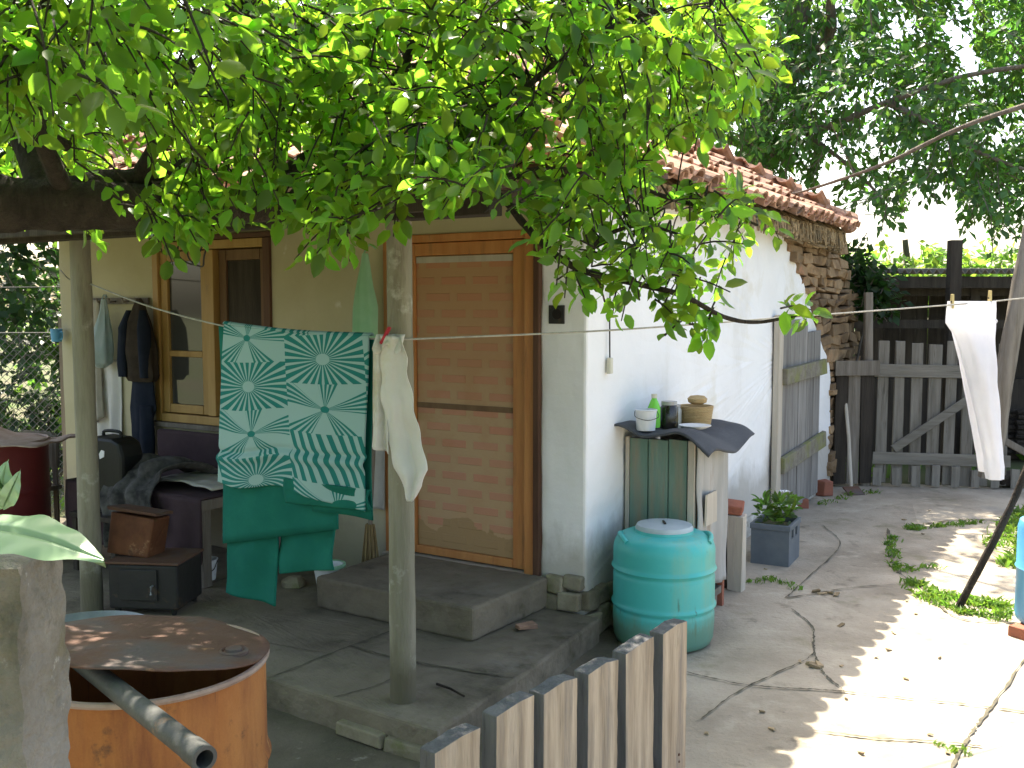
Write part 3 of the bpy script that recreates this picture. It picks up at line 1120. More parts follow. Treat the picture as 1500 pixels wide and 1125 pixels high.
def ridge_tiles(p, q):
    mb = MB()
    t = (q - p)
    Ln = t.length
    t.normalize()
    sd = t.cross(Vector((0, 0, 1))).normalized()
    up = sd.cross(t).normalized()
    k = 0
    while k * .30 < Ln:
        rings = []
        sag = random.uniform(-.012, .012)
        for dl, rr in ((-.02, .115), (.36, .09)):
            c = p + t * (k * .30 + dl) + up * (.035 + sag + (.02 if dl < 0 else 0))
            o_ = [c + sd * (math.cos(math.pi * j / 6) * rr) + up * (math.sin(math.pi * j / 6) * rr) for j in range(7)]
            i_ = [c + sd * (math.cos(math.pi * j / 6) * (rr - .016)) + up * (math.sin(math.pi * j / 6) * (rr - .016)) for j in range(6, -1, -1)]
            rings.append(o_ + i_)
        mb.rings(rings)
        k += 1
    return mb.build('ridge_tiles', 'tile', roof_o)


for p, q in ((B_, R1), (C_, R1), (A_, R0), (D_, R0), (R0, R1)):
    ridge_tiles(p + Vector((0, 0, .03)), q + Vector((0, 0, .03)))

# eave packing: reeds and sticks showing under the tiles of the side eave
mb = MB()
for k in range(330):
    y = EY0 + .2 + (EY1 - EY0 - .3) * (k / 330 if k < 130 else .62 + .38 * random.random())
    zc = 2.345 + random.uniform(-.03, .01) if k < 130 else np.interp(y, [2.9, 4.8], [2.33, 2.27]) + random.uniform(-.09, .03)
    sp = random.uniform(-.35, .35)
    x0, x1 = random.uniform(-.02, .1), random.uniform(.12, EX1 + .01)
    mb.tube([(x0, y, zc + .01), ((x0 + x1) / 2, y + sp * .06, zc + .0), (x1, y + sp * .14, zc - random.uniform(0, .03))], random.uniform(.006, .013), 5)
for k in range(520):
    y = EY0 + .1 + (EY1 - EY0 - .12) * random.random() ** .7
    x0 = EX1 - .015 + random.uniform(-.01, .015)
    zz = 2.385 + random.uniform(-.02, .02)
    mb.tube([(x0 - .05, y, zz), (x0 + .012, y + random.gauss(0, .01), zz - .05), (x0 + .022 + random.uniform(-.02, .01), y + random.gauss(0, .03), zz - random.uniform(.07, .17))], random.uniform(.005, .010), 4)
mb.build('eave_reeds', 'stick', roof_o)
mb = MB()
for k in range(11):
    y = -.1 + k * .48
    mb.bx(-.2, .10, y, y + .07, 2.262, 2.305)
mb.bx(.06, .12, -.28, 4.56, 2.3065, 2.309)
mb.build('rafter', 'old_wood', roof_o)

# ---- porch
pr = MB()
PX0, PX1 = -4.55, .42
pr.add([(PX0, -1.62, 2.125), (PX1, -1.62, 2.125), (PX1, .02, 2.335), (PX0, .02, 2.335),
        (PX0, -1.62, 2.100), (PX1, -1.62, 2.100), (PX1, .02, 2.31), (PX0, .02, 2.31)],
       [(0, 1, 2, 3), (7, 6, 5, 4), (0, 4, 5, 1), (1, 5, 6, 2), (2, 6, 7, 3), (3, 7, 4, 0)])
pro = pr.build('porch_roof', 'rust_dark', house)
mb = MB()
mb.grid(lambda u, v: Vector((PX0 - .03 + (PX1 - PX0 + .06) * u, -1.66 + 1.66 * v, 2.135 + .215 * v + .012 * math.sin(u * 160) + .008 * mnoise.noise(Vector((u * 30, v * 6, 0))))), 300, 8)
mb.build('roof_sheet', 'rust_rim', pro, smooth=True, solid=.004)
mb = MB()
mb.bx(PX0 + .1, PX1 - .06, -1.45, -1.36, 2.03, 2.105)
mb.bx(PX0 + .2, PX1 - .2, -1.61, -1.585, 2.035, 2.098)
for k in range(9):
    x = PX0 + .3 + k * .55
    mb.box((x, -.72, 2.185), (.05, 1.24, .06), (math.atan(.24 / 1.64), 0, 0))
mb.build('porch_beam', 'dark_wood', house, bevel=.004)
for (x, y, r0, zt) in ((-.10, -1.38, .051, 2.04), (-2.165, -1.33, .052, 2.05)):
    mb = MB()
    pts = [(x, y, .10 + (zt - .10) * k / 14) for k in range(15)]
    mb.tube(pts, [r0 * (1.05 - .08 * k / 14) for k in range(15)], 18, lump=.05)
    mb.build('post', 'post', house, smooth=True, angle=60)

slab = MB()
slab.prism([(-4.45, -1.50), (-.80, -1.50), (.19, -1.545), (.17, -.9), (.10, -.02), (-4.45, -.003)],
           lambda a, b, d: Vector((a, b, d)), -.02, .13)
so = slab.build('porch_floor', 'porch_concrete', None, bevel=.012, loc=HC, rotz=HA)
roughen(so, .016, .09, 6)
tag(so, kind='structure')
cr = MB()
for pts, w in (([(-.72, -1.48), (-.70, -1.1), (-.66, -.7), (-.6, -.3)], .010), ([(.165, -.95), (-.1, -1.0), (-.4, -1.03), (-.7, -1.02)], .012),
               ([(-2.1, -1.45), (-2.05, -.9), (-2.1, -.1)], .010), ([(-.35, -1.52), (-.28, -1.3), (-.3, -1.02)], .006), ([(-1.6, -1.1), (-1.2, -1.2), (-.72, -1.15)], .006)):
    strip(cr, [L(a, b) for a, b in pts], w, .134)
tag(cr.build('floor_cracks', 'crack'), kind='structure')
mb = MB()                                          # a rim of bricks under the slab at the front corner
for k in range(2):
    mb.box(L(.07 - k * .25, -1.535 - .004 * k, .03), (.24, .07, .05), (0, 0, HA + random.uniform(-.08, .08)), jit=.008)
tag(mb.build('brick_edging', 'rubble', bevel=.006), 'two worn brown bricks at the foot of the porch front corner', 'brick edging')

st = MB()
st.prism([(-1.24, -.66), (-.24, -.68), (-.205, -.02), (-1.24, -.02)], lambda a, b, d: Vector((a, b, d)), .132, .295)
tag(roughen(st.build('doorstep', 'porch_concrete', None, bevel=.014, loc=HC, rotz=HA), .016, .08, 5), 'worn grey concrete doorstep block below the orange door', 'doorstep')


# ================================================================== TREES
def npv(vs):
    return np.array([tuple(v) for v in vs], float)


def sprigs(centres, stem_dirs, nleaf, length, size, spread=.8, up=.6, droop=.25, jit=.35):
    """leaves along short stems -> arrays for leaf_cloud, plus stem polylines"""
    P, D, N, S, stems = [], [], [], [], []
    for c, sd in zip(centres, stem_dirs):
        sd = sd / np.linalg.norm(sd)
        n = max(3, int(nleaf * random.uniform(.6, 1.4)))
        ln = length * random.uniform(.6, 1.3)
        a = np.cross(sd, np.array([.2, .3, .95]))
        a /= np.linalg.norm(a) + 1e-9
        b = np.cross(sd, a)
        ph = random.uniform(0, 6.28)
        st = [c - sd * ln * .5 + np.array([0, 0, -droop * ln * t * t]) + sd * ln * t for t in (0, .33, .66, 1.0)]
        stems.append(st)
        for k in range(n):
            t = (k + random.random()) / n
            q = c + sd * ln * (t - .5) + np.array([0, 0, -droop * ln * t * t])
            ph += 2.4
            r = a * math.cos(ph) + b * math.sin(ph)
            d = sd * (.35 + .6 * t) + r * spread + np.array([0, 0, -droop * 1.2]) + rng.normal(size=3) * jit * .5
            nn = np.array([0, 0, up]) + rng.normal(size=3) * jit * 1.2 + np.array([0, -.25, .1])
            P.append(q + r * .012)
            D.append(d)
            N.append(nn)
            S.append(size * (random.uniform(.45, 1.0) if random.random() < .7 else random.uniform(1.0, 1.35)))
    return np.array(P), np.array(D), np.array(N), np.array(S), stems


def limbs_mesh(mb, limbs, n=10, lump=.12):
    for pts, r0, r1 in limbs:
        P = bez(pts, 8 * (len(pts) - 1))
        mb.tube(P, [r0 + (r1 - r0) * (i / (len(P) - 1)) ** .8 for i in range(len(P))], n, lump=lump)


# ---- old apple tree leaning in from the left, just in front of the porch
apple_root = Vector((-3.05, 2.75, 0))
apple = thing('apple_tree', 'leaning old apple tree whose thick low trunk and leafy boughs hang before the porch', 'tree', apple_root)
T = lambda *p: Vector(p) - apple_root
aT = lambda x, y, d: at(x, y, d) - apple_root
trunk = MB()
main = [T(-3.05, 2.75, -.05), T(-3.0, 2.75, .6), T(-2.8, 2.85, 1.3), T(-2.35, 3.0, 1.82), aT(-90, 303, 3.15), aT(0, 300, 3.2), aT(120, 298, 3.3),
        aT(240, 303, 3.4), aT(340, 303, 3.5), aT(425, 303, 3.55), aT(470, 300, 3.6)]
P = bez(main, 70)
rad = np.interp(np.linspace(0, 1, len(P)), [0, .35, .5, .62, .8, .93, 1], [.15, .10, .088, .082, .062, .045, .018])
trunk.tube(P, list(rad), 16, lump=.22)
upper = [aT(-60, 290, 3.22), aT(60, 282, 3.26), aT(150, 268, 3.35), aT(205, 262, 3.4), aT(300, 235, 3.5), aT(390, 190, 3.6), aT(425, 150, 3.65)]
P2 = bez(upper, 40)
trunk.tube(P2, lerp_list(.055, .018, len(P2)), 12, lump=.2)
trunk.build('trunk', 'bark', apple, smooth=True, angle=80)
limbs = [
    ([aT(395, 300, 3.5), aT(402, 235, 3.5), aT(423, 160, 3.45), aT(412, 135, 3.4), aT(378, 60, 3.3), aT(345, -20, 3.2), aT(310, -120, 3.0)], .034, .010),
    ([aT(360, 300, 3.5), aT(425, 250, 3.6), aT(490, 205, 3.7), aT(545, 153, 3.8), aT(590, 100, 3.8), aT(612, 43, 3.75), aT(690, 0, 3.7), aT(760, -80, 3.6)], .036, .010),
    ([aT(425, 295, 3.55), aT(470, 250, 3.5), aT(520, 232, 3.4), aT(580, 233, 3.35), aT(640, 254, 3.3), aT(700, 276, 3.25), aT(738, 292, 3.2), aT(765, 325, 3.2),
      aT(800, 362, 3.15), aT(850, 395, 3.1), aT(930, 415, 3.1), aT(1000, 433, 3.1), aT(1060, 464, 3.15), aT(1110, 472, 3.2), aT(1165, 462, 3.2)], .024, .005),
    ([aT(545, 153, 3.8), aT(640, 160, 3.85), aT(740, 145, 3.9), aT(830, 130, 3.9), aT(880, 140, 3.8), aT(960, 150, 3.7), aT(1050, 130, 3.6)], .018, .006),
    ([aT(700, 276, 3.25), aT(780, 250, 3.4), aT(880, 255, 3.5), aT(980, 290, 3.5), aT(1060, 310, 3.5), aT(1110, 330, 3.5)], .015, .004),
    ([aT(100, 290, 3.3), aT(60, 200, 3.0), aT(40, 110, 2.8), aT(60, 30, 2.6), aT(100, -80, 2.4)], .035, .010),
    ([aT(200, 265, 3.4), aT(230, 190, 3.3), aT(200, 110, 3.2), aT(240, 40, 3.0), aT(230, -60, 2.9)], .026, .008),
    ([aT(100, 215, 3.1), aT(40, 180, 3.0), aT(-60, 160, 2.9)], .018, .006),
    ([aT(640, 254, 3.3), aT(700, 200, 3.2), aT(780, 120, 3.1), aT(860, 60, 3.0), aT(950, 20, 3.0), aT(1040, 10, 3.0)], .015, .005),
    ([aT(850, 395, 3.1), aT(880, 350, 3.1), aT(940, 330, 3.1), aT(1000, 345, 3.1)], .009, .004),
    ([aT(590, 100, 3.8), aT(680, 80, 3.7), aT(760, 30, 3.6), aT(850, -20, 3.5)], .013, .005),
    ([aT(390, 190, 3.6), aT(330, 150, 3.6), aT(280, 90, 3.6), aT(270, 0, 3.5)], .014, .005),
]
mb = MB()
limbs_mesh(mb, limbs)
node_pts = []
for a in ([T(-2.8, 2.85, 1.3), T(-2.7, 2.2, 2.0), T(-2.2, 1.2, 2.7), T(-1.4, .4, 3.0), T(-.6, -.5, 3.1)],
          [T(-2.9, 2.8, 1.1), T(-3.0, 1.9, 2.0), T(-3.0, .8, 2.6), T(-2.6, -.4, 2.9), T(-2.0, -1.4, 3.0)],
          [T(-2.2, 1.2, 2.7), T(-1.5, 1.3, 2.9), T(-.7, 1.2, 3.0), T(.1, 1.0, 3.1)]):
    limbs.append((a, .05, .012))
limbs.append(([aT(60, 282, 3.26), T(-2.0, 3.7, 2.9), T(-2.6, 4.2, 3.6), T(-2.7, 4.4, 4.3)], .045, .012))
limbs_mesh(mb, limbs[-4:])
for pts, r0, r1 in limbs:
    node_pts += bez(pts, 10 * (len(pts) - 1))
node_np = npv(node_pts)

LOW = [(-200, 330), (0, 345), (60, 365), (110, 352), (150, 345), (240, 362), (290, 335), (380, 340), (430, 372), (480, 355), (520, 345), (560, 310),
       (620, 288), (680, 300), (740, 298), (780, 335), (815, 400), (850, 430), (880, 445), (950, 440), (1000, 452), (1050, 440), (1085, 380), (1115, 335), (1135, 310), (1150, 260)]
lx, ly = zip(*LOW)
cs, ds = [], []
tries = 0
while len(cs) < 2150 and tries < 200000:
    tries += 1
    px = random.uniform(-180, 1150)
    py = random.uniform(-330, 455)
    low = np.interp(px, lx, ly)
    if py > low - 8:
        continue
    if px > 1040 and py < 230 and px > 1040 + 60 * math.sin(py * .021) + 30:
        continue
    edge = (low - py) / 90
    if random.random() > min(1, .30 + edge):
        continue
    # uneven: clumps and holes
    if mnoise.noise(Vector((px * .011, py * .013, 3.3))) < -.20 and random.random() < .86:
        continue
    if px > 985 and 190 < py < 275 and random.random() < .9:
        continue
    if px > 770 and py > 200 and random.random() < .48 + (.25 if px > 960 else 0):
        continue
    if py < 0 and random.random() < .62:
        continue
    if px < 450 and py > 195:
        if random.random() < .55 or (py > 330 and random.random() < .5):
            continue
        d = random.uniform(3.75, 4.4)
    elif px < 330 and random.random() < .38:
        d = random.uniform(1.9, 2.7)
        if py > 130:
            continue
    else:
        d = random.uniform(2.55, 4.3)
    p = at(px, py, d)
    q = loc_of(p)
    if q.y > -1.75 and -4.7 < q.x < .5 and q.z < 2.30 + .3 * (q.y + 1.6):
        d *= .72
        p = at(px, py, d)
    p = p - apple_root
    if d < 2.75 and px > 330 and random.random() < .5:
        continue
    cs.append(np.array(p))
    dist = node_np - cs[-1]
    j = int(np.argmin((dist ** 2).sum(1)))
    out = cs[-1] - node_np[j]
    ds.append(out / (np.linalg.norm(out) + .05) + rng.normal(size=3) * .45 + np.array([0, 0, -.18]))
# sprigs right on the thin hanging bough
for pts, a0 in ((limbs[2][0][:13], 9), (limbs[9][0], 0), (limbs[4][0], 2)):
    Pq = bez(pts, 4 * (len(pts) - 1))
    for p in Pq[a0 * 4:]:
        cs.append(np.array(p) + rng.normal(size=3) * .03)
        ds.append(rng.normal(size=3) + np.array([.6, 0, -.25]))
for k in range(2):
    cs.append(np.array(aT(1165, 452, 3.2)) + rng.normal(size=3) * .02)
    ds.append(np.array([.7, 0, .2]) + rng.normal(size=3) * .5)
while len(cs) < 2220:                               # thick over the eave in front of the tiles
    px, py = random.uniform(690, 900), random.uniform(30, 235)
    p = at(px, py, random.uniform(2.7, 4.0)) - apple_root
    cs.append(np.array(p))
    ds.append(rng.normal(size=3) + np.array([.2, 0, -.25]))
for k in range(1900):                               # unseen crown added overhead to cut the sky light on the porch
    q = np.array((random.uniform(-4.2, .5), random.uniform(-1.8, 2.3), 2.55 + 1.3 * random.random()))
    if q[0] > -.3 + .5 * math.sin(q[1] * 3) and random.random() < .6:
        continue
    if q[1] > .2 and (q[2] - EYE) / q[1] < .37:
        continue
    w_ = Vector(q) - Vector((-.78, 1.33, 1.35))
    if (w_ - SUN_DIR * w_.dot(SUN_DIR)).length < .34:
        continue
    cs.append(q - np.array(apple_root))
    ds.append(rng.normal(size=3) * np.array([1, 1, .4]))
for k in range(520):                                # unseen crown mass added high on the left to shade the leaves below
    cs.append(np.array((random.uniform(-4.4, -1.0), random.uniform(3.3, 5.0), random.uniform(3.35, 4.5))) - np.array(apple_root))
    ds.append(rng.normal(size=3) * np.array([1, 1, .5]))
for k in range(1500):                               # unseen low leaf curtain added behind and left of the camera to block sky light
    if k % 3:
        q = np.array((random.uniform(-4.6, 1.0), random.uniform(-2.9, -1.8), random.uniform(.5, 3.4)))
    else:
        q = np.array((random.uniform(-5.0, -3.7), random.uniform(-2.5, 2.4), random.uniform(.6, 3.3)))
    cs.append(q - np.array(apple_root))
    ds.append(rng.normal(size=3) * np.array([1, 1, .4]) + np.array([0, 0, -.5]))
P_, D_, N_, S_, stems = sprigs(cs, ds, 11, .15, .060, jit=.6)
for st, c in zip(stems, cs):
    mb.tube([Vector(x) for x in st], [.0035, .003, .0025, .0018], 4, caps=False)
    dist = node_np - st[0]
    j = int(np.argmin((dist ** 2).sum(1)))
    if (dist[j] ** 2).sum() < .8 and random.random() < .22:
        a, b = Vector(node_pts[j]), Vector(st[0])
        m_ = (a + b) / 2 + Vector((random.gauss(0, .03), random.gauss(0, .03), .06))
        mb.tube(bez([a, m_, b], 8), .003, 5, caps=False)
mb.build('branches', 'bark', apple, smooth=True, angle=80)
leaf_cloud('crown', 'apple_leaf', P_, D_, N_, S_, apple)
for x, y, d, r in ((822, 66, 3.2, .021), (836, 100, 3.2, .024), (548, 92, 3.5, .018)):
    mb = MB()
    mb.lathe([(.002, -r * .86), (r * .55, -r * .88), (r * .93, -r * .4), (r, 0), (r * .9, r * .5), (r * .5, r * .86), (.003, r * .74)], 16, aT(x, y, d))
    mb.tube([aT(x, y, d) + Vector((0, 0, r * .7)), aT(x, y, d) + Vector((.004, 0, r * 1.8))], .0014, 5)
    mb.build('apple', 'apple', apple, smooth=True)


def tree(label, root, limbs, trunk_r, centres, nleaf, length, size, lmat, bmat='grey_bark', group=None, droop=.35, name='tree', width=1.0, stemw=.006):
    root = Vector(root)
    t = thing(name, label, 'tree', root, group=group)
    mb = MB()
    limbs = [([Vector(p) - root for p in pts], a, b) for pts, a, b in limbs]
    limbs_mesh(mb, limbs[:1], 12, .15)
    mb.build('trunk', bmat, t, smooth=True, angle=80)
    nodes = []
    for pts, a, b in limbs:
        nodes += bez(pts, 8 * (len(pts) - 1))
    nn = npv(nodes)
    C = np.array([tuple(Vector(c) - root) for c in centres])
    dirs = []
    for c in C:
        j = int(np.argmin(((nn - c) ** 2).sum(1)))
        o = c - nn[j]
        dirs.append(o / (np.linalg.norm(o) + .1) + rng.normal(size=3) * .5 + np.array([0, 0, -.2]))
    p, d, n, s, stems = sprigs(C, dirs, nleaf, length, size, droop=droop)
    if len(limbs) > 1 or stemw:
        mb = MB()
        limbs_mesh(mb, limbs[1:], 8, .12)
        for st in stems:
            if random.random() < .5:
                mb.tube([Vector(x) for x in st[::3]], stemw, 3, caps=False)
        mb.build('branches', bmat, t, smooth=True, angle=80)
    leaf_cloud('crown', lmat, p, d, n, s, t, fine=False, width=width)
    return t


def blob_centres(blobs, n, holes=.9):
    """clumped points inside a set of ellipsoids"""
    out = []
    vol = np.array([b[1][0] * b[1][1] * b[1][2] for b in blobs]) ** .7
    vol /= vol.sum()
    tries = 0
    while len(out) < n:
        tries += 1
        b = blobs[rng.choice(len(blobs), p=vol)]
        u = unit(1)[0] * (random.random() ** .42)
        c = np.array(b[0]) + u * np.array(b[1])
        if tries < n * 6 and mnoise.noise(Vector(c * holes)) < -.12:
            continue
        out.append(c)
    return out


# ---- walnut-like tree behind the yard, upper right
wr = Vector((2.6, 12.6, 0))
wl = [([wr + Vector((0, 0, -.1)), wr + Vector((.05, 0, 1.5)), Vector((2.75, 12.4, 3.0)), Vector((3.2, 12.0, 4.4)), Vector((3.6, 11.8, 6.2)), Vector((3.5, 11.8, 8.0))], .24, .05),
      ([Vector((2.75, 12.4, 2.9)), at(1150, 205, 11.5), at(1215, 185, 11), at(1300, 150, 10.6), at(1420, 110, 10.2), at(1560, 90, 9.8)], .06, .02),
      ([Vector((3.1, 12.0, 4.2)), at(1210, 60, 11.2), at(1222, -10, 10.8), at(1300, -90, 10.4), at(1400, -160, 10)], .09, .02),
      ([Vector((2.75, 12.4, 2.6)), at(1100, 230, 12), at(1040, 190, 11.6), at(1000, 120, 11.2), at(960, 40, 11)], .08, .02),
      ([at(1300, 150, 10.6), at(1380, 190, 10.2), at(1450, 230, 10), at(1540, 260, 9.8)], .04, .012),
      ([at(1222, -10, 10.8), at(1140, -60, 10.6), at(1080, -140, 10.4)], .05, .015),
      ([at(1180, 195, 11.3), at(1240, 240, 11), at(1290, 290, 10.8), at(1300, 330, 10.8)], .03, .01)]
WLOW = [(960, 210), (1000, 235), (1060, 255), (1110, 285), (1150, 300), (1180, 262), (1220, 275), (1260, 300), (1290, 318), (1330, 300), (1380, 300), (1420, 300), (1440, 345), (1500, 330), (1640, 330)]
wx, wy = zip(*WLOW)
cs = []
while len(cs) < 3700:
    px, py = random.uniform(930, 1640), random.uniform(-300, 360)
    low = np.interp(px, wx, wy)
    if py > low - 6:
        continue
    if random.random() > min(1, .3 + (low - py) / 110):
        continue
    if mnoise.noise(Vector((px * .016, py * .016, 8.1))) < -.19 and random.random() < .93:
        continue
    if px < 1050 and random.random() < .3:
        continue
    p = at(px, py, random.uniform(9.3, 12.8) if py < 200 or px > 1200 else random.uniform(10.6, 12.5))
    hit = p - SUN_DIR * (p.z / SUN_DIR.z)
    if 1.6 < hit.x < 6 and 3 < hit.y < 8.1 and random.random() < (.93 if hit.y < 7.4 else .6):
        p = at(px, py, random.uniform(12.6, 15.0))
    cs.append(p)
tree('big walnut tree with dark hanging leaves behind the tiled roof corner', wr, wl, .2, cs, 13, .40, .112, 'walnut_leaf', 'grey_bark', droop=.5, name='walnut_tree', width=1.05)


def simple_tree(label, x, y, h, blobs, n, lmat, size=.16, name='garden_tree', group=None, r=.16, nleaf=10, length=.45):
    root = Vector((x, y, 0))
    top = Vector((x + random.uniform(-.3, .3), y, h * .8))
    limbs = [([root + Vector((0, 0, -.1)), root + Vector((.1, 0, h * .25)), root + Vector((-.05, .1, h * .5)), top], r, r * .25)]
    for b in blobs:
        limbs.append(([root + Vector((0, 0, h * random.uniform(.2, .45))), (Vector(b[0]) + root) / 2 + Vector((0, 0, .2 + h * .12)), Vector(b[0])], r * .45, r * .1))
    return tree(label, root, limbs, r, blob_centres(blobs, n), nleaf, length, size, lmat, 'grey_bark', group, name=name, width=1.1)


simple_tree('tall pale green tree behind the house, glimpsed through the apple leaves above the window', -4.2, 13.5, 7.5,
            [((-4.6, 13.5, 4.6), (2.6, 2.0, 2.3)), ((-2.6, 14, 5.6), (2.0, 1.8, 2.0)), ((-4.4, 13.5, 6.8), (2.2, 1.8, 1.8))], 1000, 'far_leaf', group='trees behind the house')
simple_tree('tall bright green tree behind the house ridge, glimpsed over the orange door', 0.2, 14.5, 7.0,
            [((-.6, 14.5, 5.0), (1.9, 1.6, 1.9)), ((1.0, 14.6, 4.6), (1.7, 1.6, 1.8)), ((.2, 14.6, 6.6), (1.9, 1.6, 1.6))], 900, 'far_leaf', group='trees behind the house')
simple_tree('dark shady tree over the wire mesh fence at the left edge', -6.2, 10.2, 5.2,
            [((-5.4, 9.8, 2.4), (1.6, 1.0, 1.1)), ((-6.6, 10.2, 3.8), (1.8, 1.3, 1.6)), ((-4.7, 10.0, 3.4), (1.1, .9, 1.0))], 1000, 'dark_leaf', .13, length=.35)
simple_tree('bright yellow-green tree rising just above the shed roof', 6.2, 15.0, 3.4,
            [((5.6, 15, 1.95), (1.5, 1.0, .75)), ((7.2, 15.2, 2.0), (1.5, 1.0, .7)), ((4.7, 15, 1.9), (.7, .8, .5))], 620, 'hedge_leaf', .15, length=.35)
simple_tree('dark green bush between the stone wall corner and the shed roof', 3.38, 9.85, 2.2,
            [((3.34, 9.85, 2.08), (.28, .22, .32)), ((3.62, 9.85, 1.85), (.22, .2, .26))], 130, 'dark_leaf', .10, name='elder_bush', r=.04, nleaf=9, length=.22)


def bush(label, x, y, blobs, n, lmat, size, name='garden_bush', group=None):
    return simple_tree(label, x, y, 1.0, blobs, n, lmat, size, name=name, r=.03, group=group, nleaf=8, length=.22)


simple_tree('broad dark thicket filling the garden beyond the wire mesh fence', -8.0, 12.5, 3.2,
            [((-6.4, 12.0, 1.3), (1.7, .9, 1.4)), ((-9.2, 12.3, 1.6), (2.2, .9, 1.7)), ((-4.6, 12.2, 1.0), (1.0, .7, 1.0))], 1100, 'dark_leaf', .15, length=.3, name='thicket')
bush('dull green bush directly behind the wire mesh fence', -4.35, 9.2, [((-4.6, 9.2, .75), (.55, .45, .7)), ((-4.1, 9.3, .5), (.4, .4, .5))], 190, 'dark_leaf', .09)
bush('small sunlit yellow-green bush low behind the wire mesh fence', -3.9, 8.9, [((-3.95, 8.9, .72), (.20, .2, .2)), ((-3.8, 8.9, .35), (.2, .2, .3))], 60, 'hedge_leaf', .08)
bush('long low row of garden bushes far beyond the fences', 0, 22, [((-9, 20, 1.2), (5, 1.5, 1.5)), ((9, 24, 1.3), (7, 1.5, 1.7)), ((0, 24, 1.2), (6, 1.4, 1.4))], 500, 'far_leaf', .3, name='garden_bush')


# ================================================================== THE YARD
def rel(o, p):
    return Vector(p) - o.location


# ---- weathered picket fence in the foreground
f0, f1 = atz(662, 1075, .95), atz(985, 925, .95)
f0 = at(650, 1092, 2.13)
f1 = at(978, 930, 2.86)
fd = (f1 - f0)
fd.z = 0
flen = fd.length
fd.normalize()
fa = math.atan2(fd.y, fd.x)
fence = thing('picket_fence', 'short run of weathered rough wooden pickets in front of the turquoise barrel', 'fence', (f0.x, f0.y, 0), fa)
ztop = f1.z
mb = MB()
mb.bx(-.03, flen + .03, .055, .095, .28, .36, jit=.004)
mb.build('rail', 'rail_wood', fence, bevel=.004)
npk = 6
for k in range(2, npk + 2):
    x = (k - 2) * flen / (npk - 1)
    mb = MB()
    w = .146 + random.uniform(-.006, .006)
    zt = ztop + (-.012, .004, -.01, .006, .004, 0, .006, .012)[k]
    a = random.uniform(-.012, .012)
    sl = random.uniform(-.006, .01)
    prof = [(-.022, .02), (w - .022, .02), (w - .022 + a, zt + sl), (w * .45 + a, zt + .006), (-.022 + a, zt - .004)]
    mb.prism(prof, lambda p, q, d: Vector((x + p, d, q)), 0, .048)
    mb.mi = [0, 0, 1, 1, 1, 1, 1]  # edges get the wood with shade painted in
    for zz in (.31, .33):                              # rusty nail heads over the rail
        nx = x + w * random.uniform(.25, .6)
        mb.tube([(nx, -.003, zz + random.uniform(-.01, .01)), (nx, .001, zz)], .004, 6, mi=2)
    roughen(mb.build('picket', ['fence_wood', 'shaded_edge', 'rust_dark'], fence, bevel=.004), .006, .05, 4)

# ---- concrete post and the broad-leaved plant by it
cp = thing('concrete_post', 'rough lichen-covered concrete post standing close at the left edge', 'post', at(3, 820, 1.5) * 1.0)
cp.location.z = 0
tz = at(40, 818, 1.5).z
mb = MB()
n = 26


def cpt(u, v, face):
    return None


x0, x1, y0, y1 = -.105, .054, -.06, .09
per = []
for k in range(8):
    per.append((x0 + (x1 - x0) * k / 8, y0))
for k in range(8):
    per.append((x1, y0 + (y1 - y0) * k / 8))
for k in range(8):
    per.append((x1 - (x1 - x0) * k / 8, y1))
for k in range(8):
    per.append((x0, y1 - (y1 - y0) * k / 8))
rings = []
for j in range(150):
    zz = tz * j / 149
    rings.append([Vector((a * 1.0, b, zz)) + Vector((.006 * mnoise.noise(Vector((a * 20, b * 20, zz * 9))), .006 * mnoise.noise(Vector((a * 20 + 9, b * 20, zz * 9))), 0))
                  + Vector((.007 * mnoise.noise(Vector((a * 60, b * 60, zz * 40))), .006 * mnoise.noise(Vector((a * 60 + 5, b * 60, zz * 40))), 0)) for a, b in per])
for j, s in ((0, .95), (1, .8), (2, .4)):
    rings.append([Vector((a * s, b * s, tz + .004 * (j + 1) + .006 * mnoise.noise(Vector((a * 30, b * 30, j))))) for a, b in per])
mb.rings(rings)
mb.build('post', 'lichen', None, smooth=True, angle=50)
po = bpy.data.objects['post'] if False else COL.objects[-1]
# one mesh: the post itself is the top-level object
po.location = cp.location
po.name = 'concrete_post.tmp'
tag(po, cp['label'], 'post')
bpy.data.objects.remove(cp)
po.name = 'concrete_post'

plb = Vector((-.93, 1.45, 0))
plant = thing('broad_leaf_plant', 'broad pale green leaf and reddish shoot reaching over the top of the concrete post', 'plant', plb)


def broad_leaf(base, tip, width, nrm, curl=.12, sag=.04):
    base, tip, nrm = Vector(base), Vector(tip), Vector(nrm).normalized()
    d = tip - base
    s = d.cross(nrm).normalized()
    nn = s.cross(d).normalized()

    def fn(u, v):
        t = v
        w = width * (math.sin(math.pi * min(1, t * .98 + .015)) ** .72) * (1.15 - .45 * t)
        q = (u - .5) * 2
        ripple = .003 * math.sin(t * 21 + q * 2) * abs(q)
        return base + d * t + s * (q * w) + nn * (curl * w * q * q + sag * math.sin(math.pi * t) + ripple - (.012 if abs(q) < .12 else 0))
    return fn


